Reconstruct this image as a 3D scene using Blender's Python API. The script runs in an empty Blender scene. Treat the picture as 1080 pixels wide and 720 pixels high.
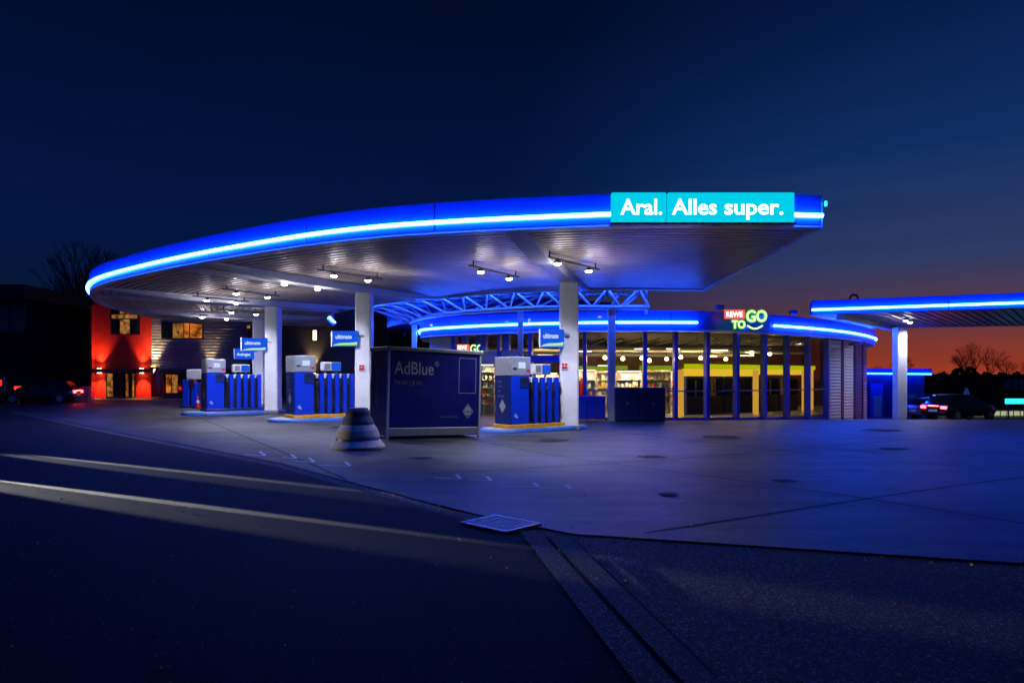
import bpy, math, random
from mathutils import Vector, Matrix
R = math.radians
rnd = random.Random(7)
sc = bpy.context.scene
COL = sc.collection

# ------------------------------------------------------------------ basics
F, HZ, CX, EYE = 720.0, 398.0, 540.0, 1.65      # a level camera 1.65 m up, shifted lens

def S(a, b, x):
    t = min(1, max(0, (x-a)/(b-a))); return t*t*(3-2*t)

def gz(x, y):
    """height of the ground: almost level, falling gently away to the far right"""
    z = -.14*S(-5, 1, x)*S(9, 16, y)
    d = max(0, y-28); d = d*d/(d+1.5) if d > 0 else 0
    d = min(d, 18) if d < 16 else 16+2*S(16, 24, d)
    z -= .062*d*S(-1, 9, x)
    return z

def wx(px, D): return (px-CX)/F*D

# ------------------------------------------------------------------ materials
def mat(name, col, rough=.6, metal=0., noise=0., nscale=8., bump=0., emit=None, es=0., spec=.5, coat=0., col2=None, bscale=None, alpha=None):
    m = bpy.data.materials.new(name); m.use_nodes = True
    nt = m.node_tree; b = nt.nodes['Principled BSDF']
    b.inputs['Base Color'].default_value = (*col, 1); b.inputs['Roughness'].default_value = rough
    b.inputs['Metallic'].default_value = metal; b.inputs['Specular IOR Level'].default_value = spec
    b.inputs['Coat Weight'].default_value = coat
    if emit: b.inputs['Emission Color'].default_value = (*emit, 1); b.inputs['Emission Strength'].default_value = es
    tc = nt.nodes.new('ShaderNodeTexCoord')
    if noise or col2:
        n = nt.nodes.new('ShaderNodeTexNoise'); n.inputs['Scale'].default_value = nscale
        n.inputs['Detail'].default_value = 6; n.inputs['Roughness'].default_value = .65
        nt.links.new(tc.outputs['Object'], n.inputs['Vector'])
        r = nt.nodes.new('ShaderNodeValToRGB')
        c2 = col2 or tuple(c*(1-noise) for c in col)
        r.color_ramp.elements[0].position = .35; r.color_ramp.elements[1].position = .65
        r.color_ramp.elements[0].color = (*c2, 1)
        r.color_ramp.elements[1].color = (*(tuple(min(1, c*(1+noise*.5)) for c in col)), 1)
        nt.links.new(n.outputs['Fac'], r.inputs['Fac']); nt.links.new(r.outputs['Color'], b.inputs['Base Color'])
        mr = nt.nodes.new('ShaderNodeMapRange'); mr.inputs['To Min'].default_value = max(.05, rough-.12); mr.inputs['To Max'].default_value = min(1, rough+.12)
        nt.links.new(n.outputs['Fac'], mr.inputs['Value']); nt.links.new(mr.outputs['Result'], b.inputs['Roughness'])
    if bump:
        n2 = nt.nodes.new('ShaderNodeTexNoise'); n2.inputs['Scale'].default_value = bscale or nscale*6; n2.inputs['Detail'].default_value = 4
        nt.links.new(tc.outputs['Object'], n2.inputs['Vector'])
        bp = nt.nodes.new('ShaderNodeBump'); bp.inputs['Strength'].default_value = bump; bp.inputs['Distance'].default_value = .02
        nt.links.new(n2.outputs['Fac'], bp.inputs['Height']); nt.links.new(bp.outputs['Normal'], b.inputs['Normal'])
    return m

def glow(name, col, s):
    m = bpy.data.materials.new(name); m.use_nodes = True; nt = m.node_tree; nt.nodes.clear()
    o = nt.nodes.new('ShaderNodeOutputMaterial'); e = nt.nodes.new('ShaderNodeEmission')
    e.inputs['Color'].default_value = (*col, 1); e.inputs['Strength'].default_value = s
    nt.links.new(e.outputs[0], o.inputs['Surface']); return m

def ground_mat(name, dark, light, rough, speck, slab=0.0, bump=.35):
    m = bpy.data.materials.new(name); m.use_nodes = True; nt = m.node_tree; b = nt.nodes['Principled BSDF']
    tc = nt.nodes.new('ShaderNodeTexCoord'); L = nt.links
    big = nt.nodes.new('ShaderNodeTexNoise'); big.inputs['Scale'].default_value = .35; big.inputs['Detail'].default_value = 8; big.inputs['Roughness'].default_value = .62
    fine = nt.nodes.new('ShaderNodeTexVoronoi'); fine.inputs['Scale'].default_value = 75
    f2 = nt.nodes.new('ShaderNodeTexNoise'); f2.inputs['Scale'].default_value = 40; f2.inputs['Detail'].default_value = 3
    for n in (big, fine, f2): L.new(tc.outputs['Object'], n.inputs['Vector'])
    r = nt.nodes.new('ShaderNodeValToRGB'); r.color_ramp.elements[0].position = .3; r.color_ramp.elements[1].position = .7
    r.color_ramp.elements[0].color = (*dark, 1); r.color_ramp.elements[1].color = (*light, 1)
    L.new(big.outputs['Fac'], r.inputs['Fac'])
    r2 = nt.nodes.new('ShaderNodeMapRange'); r2.inputs['To Min'].default_value = 1-speck; r2.inputs['To Max'].default_value = 1+speck
    L.new(fine.outputs['Color'], r2.inputs['Value'])
    mx = nt.nodes.new('ShaderNodeVectorMath'); mx.operation = 'SCALE'
    L.new(r.outputs['Color'], mx.inputs[0]); L.new(r2.outputs['Result'], mx.inputs['Scale'])
    out = mx.outputs[0]
    if slab:
        bk = nt.nodes.new('ShaderNodeTexBrick'); bk.inputs['Scale'].default_value = 1; bk.offset = 0
        bk.inputs['Brick Width'].default_value = slab; bk.inputs['Row Height'].default_value = slab*.8
        bk.inputs['Mortar Size'].default_value = .03; bk.inputs['Mortar Smooth'].default_value = .2
        bk.inputs['Color1'].default_value = (1, 1, 1, 1); bk.inputs['Color2'].default_value = (.86, .86, .88, 1); bk.inputs['Mortar'].default_value = (.45, .45, .45, 1)
        mp = nt.nodes.new('ShaderNodeMapping'); mp.inputs['Rotation'].default_value = (0, 0, R(37))
        L.new(tc.outputs['Object'], mp.inputs['Vector']); L.new(mp.outputs[0], bk.inputs['Vector'])
        mm = nt.nodes.new('ShaderNodeVectorMath'); mm.operation = 'MULTIPLY'
        L.new(out, mm.inputs[0]); L.new(bk.outputs['Color'], mm.inputs[1]); out = mm.outputs[0]
    if slab:
        an = nt.nodes.new('ShaderNodeTexNoise'); an.inputs['Scale'].default_value = 1; an.inputs['Detail'].default_value = 5
        mp2 = nt.nodes.new('ShaderNodeMapping'); mp2.inputs['Rotation'].default_value = (0, 0, R(-28)); mp2.inputs['Scale'].default_value = (.12, 1.7, 1)
        L.new(tc.outputs['Object'], mp2.inputs['Vector']); L.new(mp2.outputs[0], an.inputs['Vector'])
        am = nt.nodes.new('ShaderNodeMapRange'); am.inputs['From Min'].default_value = .38; am.inputs['From Max'].default_value = .6; am.inputs['To Min'].default_value = .4; am.inputs['To Max'].default_value = 1.1; L.new(an.outputs['Fac'], am.inputs['Value'])
        st = nt.nodes.new('ShaderNodeTexNoise'); st.inputs['Scale'].default_value = 1.3; st.inputs['Detail'].default_value = 7; st.inputs['Roughness'].default_value = .7; L.new(tc.outputs['Object'], st.inputs['Vector'])
        sm_ = nt.nodes.new('ShaderNodeMapRange'); sm_.inputs['From Min'].default_value = .36; sm_.inputs['From Max'].default_value = .56; sm_.inputs['To Min'].default_value = .28; sm_.inputs['To Max'].default_value = 1.08; L.new(st.outputs['Fac'], sm_.inputs['Value'])
        ml = nt.nodes.new('ShaderNodeMath'); ml.operation = 'MULTIPLY'; L.new(am.outputs[0], ml.inputs[0]); L.new(sm_.outputs[0], ml.inputs[1])
        vo = nt.nodes.new('ShaderNodeTexVoronoi'); vo.feature = 'DISTANCE_TO_EDGE'; vo.inputs['Scale'].default_value = .22
        wp = nt.nodes.new('ShaderNodeVectorMath'); wp.operation = 'MULTIPLY_ADD'; wp.inputs[1].default_value = (.8, .8, 0); L.new(st.outputs['Color'], wp.inputs[0]); L.new(tc.outputs['Object'], wp.inputs[2]); L.new(wp.outputs[0], vo.inputs['Vector'])
        cm = nt.nodes.new('ShaderNodeMapRange'); cm.inputs['From Max'].default_value = .008; cm.inputs['To Min'].default_value = .35; cm.inputs['To Max'].default_value = 1; L.new(vo.outputs['Distance'], cm.inputs['Value'])
        ml2 = nt.nodes.new('ShaderNodeMath'); ml2.operation = 'MULTIPLY'; L.new(ml.outputs[0], ml2.inputs[0]); L.new(cm.outputs[0], ml2.inputs[1])
        fs = nt.nodes.new('ShaderNodeVectorMath'); fs.operation = 'SCALE'; L.new(out, fs.inputs[0]); L.new(ml2.outputs[0], fs.inputs['Scale']); out = fs.outputs[0]
    else:
        sp = nt.nodes.new('ShaderNodeSeparateColor'); L.new(fine.outputs['Color'], sp.inputs[0])
        pm = nt.nodes.new('ShaderNodeMapRange'); pm.inputs['From Min'].default_value = .8; pm.inputs['From Max'].default_value = .92; pm.inputs['To Min'].default_value = 1-speck*.6; pm.inputs['To Max'].default_value = 1+speck*1.7; L.new(sp.outputs[1], pm.inputs['Value'])
        fs = nt.nodes.new('ShaderNodeVectorMath'); fs.operation = 'SCALE'; L.new(out, fs.inputs[0]); L.new(pm.outputs[0], fs.inputs['Scale']); out = fs.outputs[0]
    L.new(out, b.inputs['Base Color'])
    rr = nt.nodes.new('ShaderNodeMapRange'); rr.inputs['To Min'].default_value = rough-.12; rr.inputs['To Max'].default_value = rough+.12
    L.new(big.outputs['Fac'], rr.inputs['Value']); L.new(rr.outputs['Result'], b.inputs['Roughness'])
    bp = nt.nodes.new('ShaderNodeBump'); bp.inputs['Strength'].default_value = bump; bp.inputs['Distance'].default_value = .006
    ad = nt.nodes.new('ShaderNodeMath'); L.new(fine.outputs['Distance'], ad.inputs[0]); L.new(f2.outputs['Fac'], ad.inputs[1])
    L.new(ad.outputs[0], bp.inputs['Height']); L.new(bp.outputs['Normal'], b.inputs['Normal'])
    return m

M = dict(
    ground=ground_mat('rough_ground', (.02, .02, .02), (.04, .04, .036), .85, .4),
    forecourt=ground_mat('forecourt_concrete', (.026, .026, .032), (.085, .085, .094), .5, .35, slab=6.0, bump=.25),
    asphalt=ground_mat('smooth_asphalt', (.011, .011, .012), (.022, .022, .023), .85, .45, bump=.4),
    chip=ground_mat('chipping_asphalt', (.06, .058, .05), (.12, .115, .10), .8, .85, bump=.9),
    paver=ground_mat('gutter_pavers', (.045, .043, .04), (.10, .095, .085), .8, .6, bump=.7),
    black=mat('black_plastic', (.012, .012, .014), .5, noise=.3, nscale=30),
    rubber=mat('black_rubber', (.015, .015, .015), .8),
    white=mat('white_paint', (.72, .72, .74), .45, noise=.06, nscale=3),
    whitepl=mat('white_plastic', (.75, .76, .78), .4, noise=.04, nscale=9),
    column=mat('white_column_paint', (.85, .85, .87), .5, noise=.1, nscale=1.6, bump=.05),
    beam=mat('white_steel_girder', (.62, .62, .66), .45, noise=.1, nscale=2),
    jointfill=mat('joint_filler', (.008, .008, .009), .9), tyremark=mat('tyre_rubber_mark', (.014, .014, .017), .5, noise=.5, nscale=9), oil=mat('oil_stain_film', (.014, .014, .017), .75, spec=.15, noise=.4, nscale=5),
    pumpwhite=mat('pump_head_paint', (.30, .32, .40), .4, noise=.15, nscale=6),
    soffit=mat('ribbed_metal_soffit', (.60, .50, .43), .44, metal=.4, noise=.16, nscale=.5),
    blue=mat('glossy_blue_panel', (.012, .07, .62), .35, noise=.08, nscale=2, coat=.3),
    fascia=mat('blue_fascia_sheet', (.005, .095, .48), .38, noise=.05, nscale=1.3, coat=.25),
    pumpblue=mat('pump_blue_paint', (.004, .045, .74), .32, noise=.1, nscale=5, coat=.4),
    navy=mat('navy_paint', (.006, .02, .16), .4, noise=.15, nscale=3),
    tankblue=mat('tank_blue_sheet', (.003, .008, .20), .4, noise=.15, nscale=2, coat=.2),
    grey=mat('grey_metal', (.3, .31, .33), .5, metal=.3, noise=.15, nscale=6),
    ltgrey=mat('pale_grey_metal', (.5, .51, .54), .45, metal=.2, noise=.12, nscale=5),
    dkgrey=mat('dark_grey_metal', (.06, .06, .065), .5, noise=.2, nscale=5),
    galv=mat('galvanised_steel', (.45, .46, .5), .4, metal=.7, noise=.2, nscale=12),
    yellow=mat('yellow_kerb_paint', (.75, .36, .02), .5, noise=.25, nscale=6),
    kerbblue=mat('blue_kerb_paint', (.02, .12, .5), .45, noise=.3, nscale=4, bump=.1),
    beige=mat('beige_concrete', (.6, .48, .31), .75, noise=.3, nscale=7, bump=.3),
    darkconc=mat('dark_concrete', (.12, .11, .09), .75, noise=.35, nscale=7, bump=.3),
    letter=mat('grey_lettering', (.42, .42, .46), .5),
    letterdim=mat('dim_lettering', (.16, .18, .28), .5),
    letterwhite=mat('white_lettering', (.85, .85, .85), .5),
    green=mat('lime_green_paint', (.22, .62, .03), .4),
    red=mat('red_paint', (.62, .015, .012), .4, noise=.08, nscale=4),
    redwall=mat('red_render_wall', (.6, .03, .022), .9, spec=.1, noise=.12, nscale=2, bump=.15),
    cladding=mat('grey_corrugated_cladding', (.40, .38, .38), .45, metal=.5, noise=.12, nscale=1.5),
    dkwall=mat('dark_wall', (.05, .05, .055), .8, noise=.3, nscale=1.2),
    shopwall=mat('pale_shop_panel', (.55, .55, .62), .5, noise=.08, nscale=1.5),
    concrete=mat('pale_concrete', (.34, .34, .33), .8, noise=.25, nscale=2, bump=.2),
    tile=mat('shop_floor_tile', (.4, .39, .37), .3, noise=.1, nscale=2),
    ceiling=mat('dark_shop_ceiling', (.035, .033, .035), .8),
    wood=mat('warm_wood', (.42, .24, .11), .5, noise=.3, nscale=5),
    bark=mat('dark_bark', (.028, .023, .02), .9, noise=.3, nscale=6),
    leaf=mat('dark_hedge_leaves', (.035, .05, .02), .8, noise=.4, nscale=3),
    carpaint=mat('dark_car_paint', (.02, .022, .03), .25, metal=.4, coat=.8),
    carred=mat('silver_car_paint', (.35, .36, .38), .3, metal=.7, coat=.8),
    glassdk=mat('dark_window_glass', (.01, .012, .015), .08, spec=.8),
    neon=glow('neon_blue_light', (.012, .085, 1.0), 105),
    neondim=glow('neon_blue_light_small', (.008, .055, 1.0), 40),
    signcyan=glow('backlit_cyan_sign', (.0, .62, .82), 1.0),
    signwhite=glow('backlit_white_letters', (.85, 1, 1), 1.5),
    flagblue=glow('backlit_blue_sign', (.01, .09, .75), 1.0),
    flagwhite=glow('backlit_white_sign', (.6, .75, 1), 1.0),
    flaggreen=glow('backlit_green_swoosh', (.22, .72, .04), .9),
    goletter=glow('backlit_green_white_letters', (.62, 1, .38), 1.5),
    goedge=glow('green_letter_edge', (.04, .75, .05), .6),
    signred=glow('backlit_red_box', (1, .12, .07), 1.1),
    redsmall=glow('red_lit_sign', (1, .03, .02), 1.2),
    pink=glow('pale_sign_text', (1, .75, .7), 1.3),
    lamp=glow('white_floodlight_lens', (.85, .9, 1), 75),
    warm=glow('warm_bulb', (1, .60, .18), 26),
    tubewarm=glow('warm_ceiling_tube', (1, .82, .6), 3),
    header=glow('yellow_green_header', (.60, .70, .0), .9),
    headerwarm=glow('warm_yellow_header', (1, .58, .03), 1.1),
    headergreen=glow('green_header', (.34, .5, .02), .7),
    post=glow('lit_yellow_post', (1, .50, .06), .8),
    orangewin=glow('orange_lit_window', (1, .26, .03), .42),
    amberwin=glow('amber_lit_window', (1, .48, .13), .28),
    walllamp=glow('warm_wall_lamp', (1, .68, .25), 25),
    tail=glow('red_tail_lamp', (1, .02, .03), 30),
    tailamber=glow('orange_brake_lamp', (1, .16, .04), 10),
    cyanbar=glow('cyan_light_bar', (.02, .55, 1), 2.2),
    screen=glow('pump_display', (.6, .7, 1), 1.0),
    paleyellow=glow('pale_lit_strip', (.75, .8, .42), .55),
    amber=glow('amber_strip', (1, .42, .12), 1.4),
)
def glass_mat():
    m = bpy.data.materials.new('clear_window_glass'); m.use_nodes = True; nt = m.node_tree; nt.nodes.clear()
    o = nt.nodes.new('ShaderNodeOutputMaterial'); t = nt.nodes.new('ShaderNodeBsdfTransparent'); g = nt.nodes.new('ShaderNodeBsdfGlossy')
    t.inputs['Color'].default_value = (.86, .88, .9, 1); g.inputs['Roughness'].default_value = .03
    lw = nt.nodes.new('ShaderNodeLayerWeight'); lw.inputs['Blend'].default_value = .5
    pw = nt.nodes.new('ShaderNodeMath'); pw.operation = 'POWER'; pw.inputs[1].default_value = 4.5; nt.links.new(lw.outputs['Facing'], pw.inputs[0])
    f = nt.nodes.new('ShaderNodeMath'); f.operation = 'MULTIPLY_ADD'; f.inputs[1].default_value = .7; f.inputs[2].default_value = .035; nt.links.new(pw.outputs[0], f.inputs[0])
    x = nt.nodes.new('ShaderNodeMixShader'); nt.links.new(f.outputs[0], x.inputs[0]); nt.links.new(t.outputs[0], x.inputs[1]); nt.links.new(g.outputs[0], x.inputs[2])
    nt.links.new(x.outputs[0], o.inputs['Surface']); return m
M['glass'] = glass_mat()
M['forecourt'].node_tree.nodes['Principled BSDF'].inputs['Specular IOR Level'].default_value = .32
M['asphalt'].node_tree.nodes['Principled BSDF'].inputs['Specular IOR Level'].default_value = .18
M['shopback'] = mat('dark_brown_shop_wall', (.16, .09, .045), .7, noise=.35, nscale=1.1)
def rough_glow(name, col, s, sc_):
    m = glow(name, col, s); nt = m.node_tree; e = [n for n in nt.nodes if n.type == 'EMISSION'][0]
    tc = nt.nodes.new('ShaderNodeTexCoord'); n = nt.nodes.new('ShaderNodeTexNoise'); n.inputs['Scale'].default_value = sc_; n.inputs['Detail'].default_value = 5; n.inputs['Roughness'].default_value = .7
    nt.links.new(tc.outputs['Object'], n.inputs['Vector'])
    r = nt.nodes.new('ShaderNodeMapRange'); r.inputs['From Min'].default_value = .38; r.inputs['From Max'].default_value = .66; r.inputs['To Min'].default_value = s*.12; r.inputs['To Max'].default_value = s*1.5
    nt.links.new(n.outputs['Fac'], r.inputs['Value']); nt.links.new(r.outputs['Result'], e.inputs['Strength']); return m
M['orangewin'] = rough_glow('orange_lit_interior', (1, .26, .03), .55, 1.6)
M['amberwin'] = rough_glow('amber_interior_and_reflection', (1, .4, .09), .36, 2.4)

# ------------------------------------------------------------------ mesh builder
class MB:
    def __init__(s): s.v = []; s.f = []; s.sm = []
    def face(s, pts, smooth=False):
        n = len(s.v); s.v += [tuple(p) for p in pts]; s.f.append(tuple(range(n, n+len(pts)))); s.sm.append(smooth); return s
    def grid(s, rows, closed=False, smooth=True):
        n = len(s.v); w = len(rows[0])
        for r in rows: s.v += [tuple(p) for p in r]
        for i in range(len(rows)-1):
            for j in range(w if closed else w-1):
                a = n+i*w+j; b = n+i*w+(j+1) % w
                s.f.append((a, b, b+w, a+w)); s.sm.append(smooth)
        return s
    def hexa(s, p):           # 8 points: bottom 4 ccw, top 4 ccw
        n = len(s.v); s.v += [tuple(q) for q in p]
        for f in ((3, 2, 1, 0), (4, 5, 6, 7), (0, 1, 5, 4), (1, 2, 6, 5), (2, 3, 7, 6), (3, 0, 4, 7)):
            s.f.append(tuple(n+i for i in f)); s.sm.append(False)
        return s
    def box(s, x0, x1, y0, y1, z0, z1, bev=0.0):
        if bev <= 0: return s.hexa([(x0, y0, z0), (x1, y0, z0), (x1, y1, z0), (x0, y1, z0), (x0, y0, z1), (x1, y0, z1), (x1, y1, z1), (x0, y1, z1)])
        b = min(bev, (x1-x0)/2.2, (y1-y0)/2.2, (z1-z0)/2.2)
        def ring(i, z):
            X0, X1, Y0, Y1 = x0+i, x1-i, y0+i, y1-i
            return [(X0+b, Y0, z), (X1-b, Y0, z), (X1, Y0+b, z), (X1, Y1-b, z), (X1-b, Y1, z), (X0+b, Y1, z), (X0, Y1-b, z), (X0, Y0+b, z)]
        rows = [ring(b*.6, z0), ring(0, z0+b), ring(0, z1-b), ring(b*.6, z1)]
        s.grid(rows, closed=True, smooth=False)
        s.face(rows[0][::-1]); s.face(rows[-1]); return s
    def bar(s, a, b, w, h=None, up=(0, 0, 1)):
        a, b = Vector(a), Vector(b); h = h or w; d = (b-a).normalized(); up = Vector(up)
        if abs(d.dot(up)) > .98: up = Vector((0, 1, 0))
        sd = d.cross(up).normalized()*w/2; u = sd.cross(d).normalized()*h/2
        return s.hexa([a-sd-u, a+sd-u, b+sd-u, b-sd-u, a-sd+u, a+sd+u, b+sd+u, b-sd+u])
    def tube(s, pts, r, n=8, cap=True, rr=None):
        pts = [Vector(p) for p in pts]; rows = []; prev = None
        for i, p in enumerate(pts):
            d = (pts[min(i+1, len(pts)-1)]-pts[max(i-1, 0)]).normalized()
            if prev is None:
                a = d.cross(Vector((0, 0, 1)));
                if a.length < .1: a = d.cross(Vector((1, 0, 0)))
            else: a = prev-d*prev.dot(d)
            a.normalize(); prev = a; b = d.cross(a); q = rr[i] if rr else r
            rows.append([p+(a*math.cos(t)+b*math.sin(t))*q for t in [2*math.pi*k/n for k in range(n)]])
        s.grid(rows, closed=True)
        if cap: s.face(rows[0][::-1]); s.face(rows[-1])
        return s
    def lathe(s, prof, c=(0, 0, 0), n=24, smooth=True):
        rows = [[(c[0]+r*math.cos(2*math.pi*k/n), c[1]+r*math.sin(2*math.pi*k/n), c[2]+z) for k in range(n)] for r, z in prof]
        s.grid(rows, closed=True, smooth=smooth)
        s.face(rows[-1]); s.face(rows[0][::-1]); return s
    def cyl(s, c, r, h, n=20): return s.lathe([(r, 0), (r, h)], c, n)
    def prism(s, poly, z0, z1):
        s.face([(x, y, z1) for x, y in poly]); s.face([(x, y, z0) for x, y in poly][::-1])
        for i in range(len(poly)):
            a, b = poly[i], poly[(i+1) % len(poly)]
            s.face([(*a, z0), (*b, z0), (*b, z1), (*a, z1)])
        return s
    def build(s, name, m, parent=None):
        me = bpy.data.meshes.new(name); me.from_pydata(s.v, [], s.f); me.update()
        me.polygons.foreach_set('use_smooth', s.sm)
        me.materials.append(M[m] if isinstance(m, str) else m)
        o = bpy.data.objects.new(name, me); COL.objects.link(o)
        if parent is not None: o.parent = parent
        return o

def tag(o, label, cat, group=None, kind=None):
    if label: o['label'] = label
    if cat: o['category'] = cat
    if group: o['group'] = group
    if kind: o['kind'] = kind
    return o
def thing(name, label, cat, loc=(0, 0, 0), rz=0, group=None):
    o = bpy.data.objects.new(name, None); COL.objects.link(o); o.empty_display_size = .2
    o.location = loc; o.rotation_euler = (0, 0, rz); return tag(o, label, cat, group)
def structure(o): o['kind'] = 'structure'; return o
def copy_tree(o, parent=None):
    c = o.copy(); COL.objects.link(c); c.parent = parent
    for ch in list(o.children): copy_tree(ch, c)
    return c
def text(s, size, m, parent, loc, rot=(R(90), 0, 0), name='lettering', ext=.006, bold=0., align='LEFT', sx=1., spacing=1.):
    cu = bpy.data.curves.new(name, 'FONT'); cu.body = s; cu.size = size; cu.extrude = ext; cu.offset = bold; cu.align_x = align; cu.space_character = spacing
    cu.resolution_u = 3
    t = bpy.data.objects.new('tmp_text', cu); COL.objects.link(t)
    dg = bpy.context.evaluated_depsgraph_get(); dg.update()
    me = bpy.data.meshes.new_from_object(t.evaluated_get(dg)); me.name = name
    bpy.data.objects.remove(t)
    me.materials.clear(); me.materials.append(M[m])
    o = bpy.data.objects.new(name, me); COL.objects.link(o); o.parent = parent
    o.location = loc; o.rotation_euler = rot; o.scale = (sx, 1, 1); return o
def lamp(kind, name, loc, power, col, parent=None, size=.1, target=None, spot=None, blend=.6):
    l = bpy.data.lights.new(name, kind); l.energy = power; l.color = col
    if kind in ('POINT', 'SPOT'): l.shadow_soft_size = size
    if kind == 'SPOT': l.spot_size = R(spot or 150); l.spot_blend = blend
    if kind == 'AREA': l.shape = 'RECTANGLE'; l.size = size[0]; l.size_y = size[1]
    o = bpy.data.objects.new(name, l); COL.objects.link(o); o.location = loc
    if target is not None: o.rotation_euler = (Vector(target)-Vector(loc)).to_track_quat('-Z', 'Y').to_euler()
    if parent is not None: o.parent = parent
    return o

def catmull(P, per=10):
    out = []
    P = [Vector((*p, 0)) for p in P]
    Q = [P[0]*2-P[1]]+P+[P[-1]*2-P[-2]]
    for i in range(1, len(Q)-2):
        for k in range(per):
            t = k/per; a, b, c, d = Q[i-1:i+3]
            out.append(.5*((2*b)+(c-a)*t+(2*a-5*b+4*c-d)*t*t+(3*b-a-3*c+d)*t**3))
    out.append(P[-1]); return [(p.x, p.y) for p in out]
def resample(pts, n):
    L = [0]
    for a, b in zip(pts, pts[1:]): L.append(L[-1]+math.dist(a, b))
    out = []; j = 0
    for k in range(n+1):
        d = L[-1]*k/n
        while j < len(L)-2 and L[j+1] < d: j += 1
        t = (d-L[j])/(L[j+1]-L[j]); a, b = pts[j], pts[j+1]
        out.append((a[0]+(b[0]-a[0])*t, a[1]+(b[1]-a[1])*t))
    return out
def offset(pts, d):       # offset to the left side of travel
    out = []
    for i, p in enumerate(pts):
        a = pts[max(i-1, 0)]; b = pts[min(i+1, len(pts)-1)]
        dx, dy = b[0]-a[0], b[1]-a[1]; l = math.hypot(dx, dy); out.append((p[0]-dy/l*d, p[1]+dx/l*d))
    return out
def hitline(pts, px):     # first point of a plan polyline seen at this photo column
    k = (px-CX)/F; best = None
    for a, b in zip(pts, pts[1:]):
        fa, fb = a[0]-k*a[1], b[0]-k*b[1]
        if fa*fb <= 0 and fa != fb:
            t = fa/(fa-fb); q = (a[0]+(b[0]-a[0])*t, a[1]+(b[1]-a[1])*t)
            if best is None or q[1] < best[1]: best = q
    return best

# ------------------------------------------------------------------ ground
def coords(lo, hi, step, far):
    c = []; x = lo
    while x <= hi: c.append(x); x += step
    s = step*2; a = lo
    while a > -far: a -= s; c.insert(0, a); s *= 1.7
    s = step*2; a = hi
    while a < far: a += s; c.append(a); s *= 1.7
    return c
xs = coords(-60, 60, 1.5, 900); ys = coords(-6, 80, 1.5, 900)
g = MB().grid([[(x, y, gz(x, y)-.05) for x in xs] for y in ys])
structure(g.build('ground', 'ground'))
EDGE = [(-70, 72), (-25, 34), (-12, 20.6), (-4.3, 12.9), (-.7, 8.4), (.6, 7.1), (4.5, 5.95), (12, 4.4), (40, 0)]
def edge(x):
    for a, b in zip(EDGE, EDGE[1:]):
        if a[0] <= x <= b[0]: return a[1]+(b[1]-a[1])*(x-a[0])/(b[0]-a[0])
    return EDGE[-1][1]
def sheet(name, m, f0, f1, x0, x1, nx, ny, dz, pw=1.6):
    rows = []
    for j in range(ny+1):
        v = (j/ny)**pw
        rows.append([(x, f0(x)+(f1(x)-f0(x))*v, gz(x, f0(x)+(f1(x)-f0(x))*v)+dz) for x in [x0+(x1-x0)*i/nx for i in range(nx+1)]])
    return structure(MB().grid(rows).build(name, m))
sheet('forecourt', 'forecourt', lambda x: edge(x)+.12, lambda x: max(72, edge(x)+1), -48, 55, 180, 70, .004)
sheet('kerb_channel', 'paver', lambda x: edge(x)-.26, lambda x: edge(x)+.10, -48, 30, 170, 1, -.012, 1)
sheet('road', 'asphalt', lambda x: -5, lambda x: edge(x)-.29, -48, 1.13, 100, 40, -.004, 1)
# strips of chipping asphalt and block paving
sheet('chipping_road', 'chip', lambda x: -5, lambda x: edge(x)-.29, 1.13, 30, 60, 40, -.004, 1)
def strip_sheet(name, m, a, b, c, d, dz):   # quad strip a-b near, d-c far, drawn as rows
    rows = []
    for j in range(25):
        t = j/24
        l = (a[0]+(d[0]-a[0])*t, a[1]+(d[1]-a[1])*t); r = (b[0]+(c[0]-b[0])*t, b[1]+(c[1]-b[1])*t)
        rows.append([(*l, gz(*l)+dz), (*r, gz(*r)+dz)])
    return structure(MB().grid(rows).build(name, m))
def px2g(px, py):
    D = EYE*F/(py-HZ); return (wx(px, D), D)
# extend two pixel points along the ground towards the camera
def ext(p, q, t): return (p[0]+(q[0]-p[0])*t, p[1]+(q[1]-p[1])*t)
A0, A1 = (.05, 7.35), (.64, 3.69); B0, B1 = (.32, 7.25), (.90, 3.69); C0, C1 = (.62, 7.0), (1.14, 3.69)
def between(n, m, l0, l1, r0, r1, gl, gr, dz):
    a = ext(l0, l1, 2.1); b = ext(r0, r1, 2.1)
    return strip_sheet(n, m, (a[0]+gl, a[1]), (b[0]-gr, b[1]), (r0[0]-gr, r0[1]), (l0[0]+gl, l0[1]), dz)
between('paving_strip', 'paver', A0, A1, B0, B1, .02, .025, .012)
between('paving_strip', 'paver', B0, B1, C0, C1, .02, .02, .012)
between('asphalt_patch', 'chip', C0, C1, (1.14, 7.0), (1.14, 3.69), .02, 0, -.002)
# grate in the channel
gr = thing('drain_grate', 'square pale metal drain grate in the dark gutter where the paving strips end', 'drain', (-.13, 7.66, gz(-.1, 7.7)+.006), R(-42))
fr = MB()
for s in (-1, 1):
    fr.box(-.36, .36, s*.27-.02, s*.27+.02, 0, .02); fr.box(s*.34-.02, s*.34+.02, -.248, .248, 0, .02)
fr.build('frame', 'galv', gr)
sl = MB()
for i in range(8): sl.box(-.315, .315, -.235+i*.061, -.201+i*.061, .004, .018)
for i in range(4): sl.box(-.23+i*.15, -.20+i*.15, -.245, .245, .002, .014)
sl.build('bars', 'ltgrey', gr)
MB().box(-.33, .33, -.25, .25, -.004, .0015).build('dark_pit_plate', 'black', gr)  # flat black plate in place of the shade down in the pit
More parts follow.
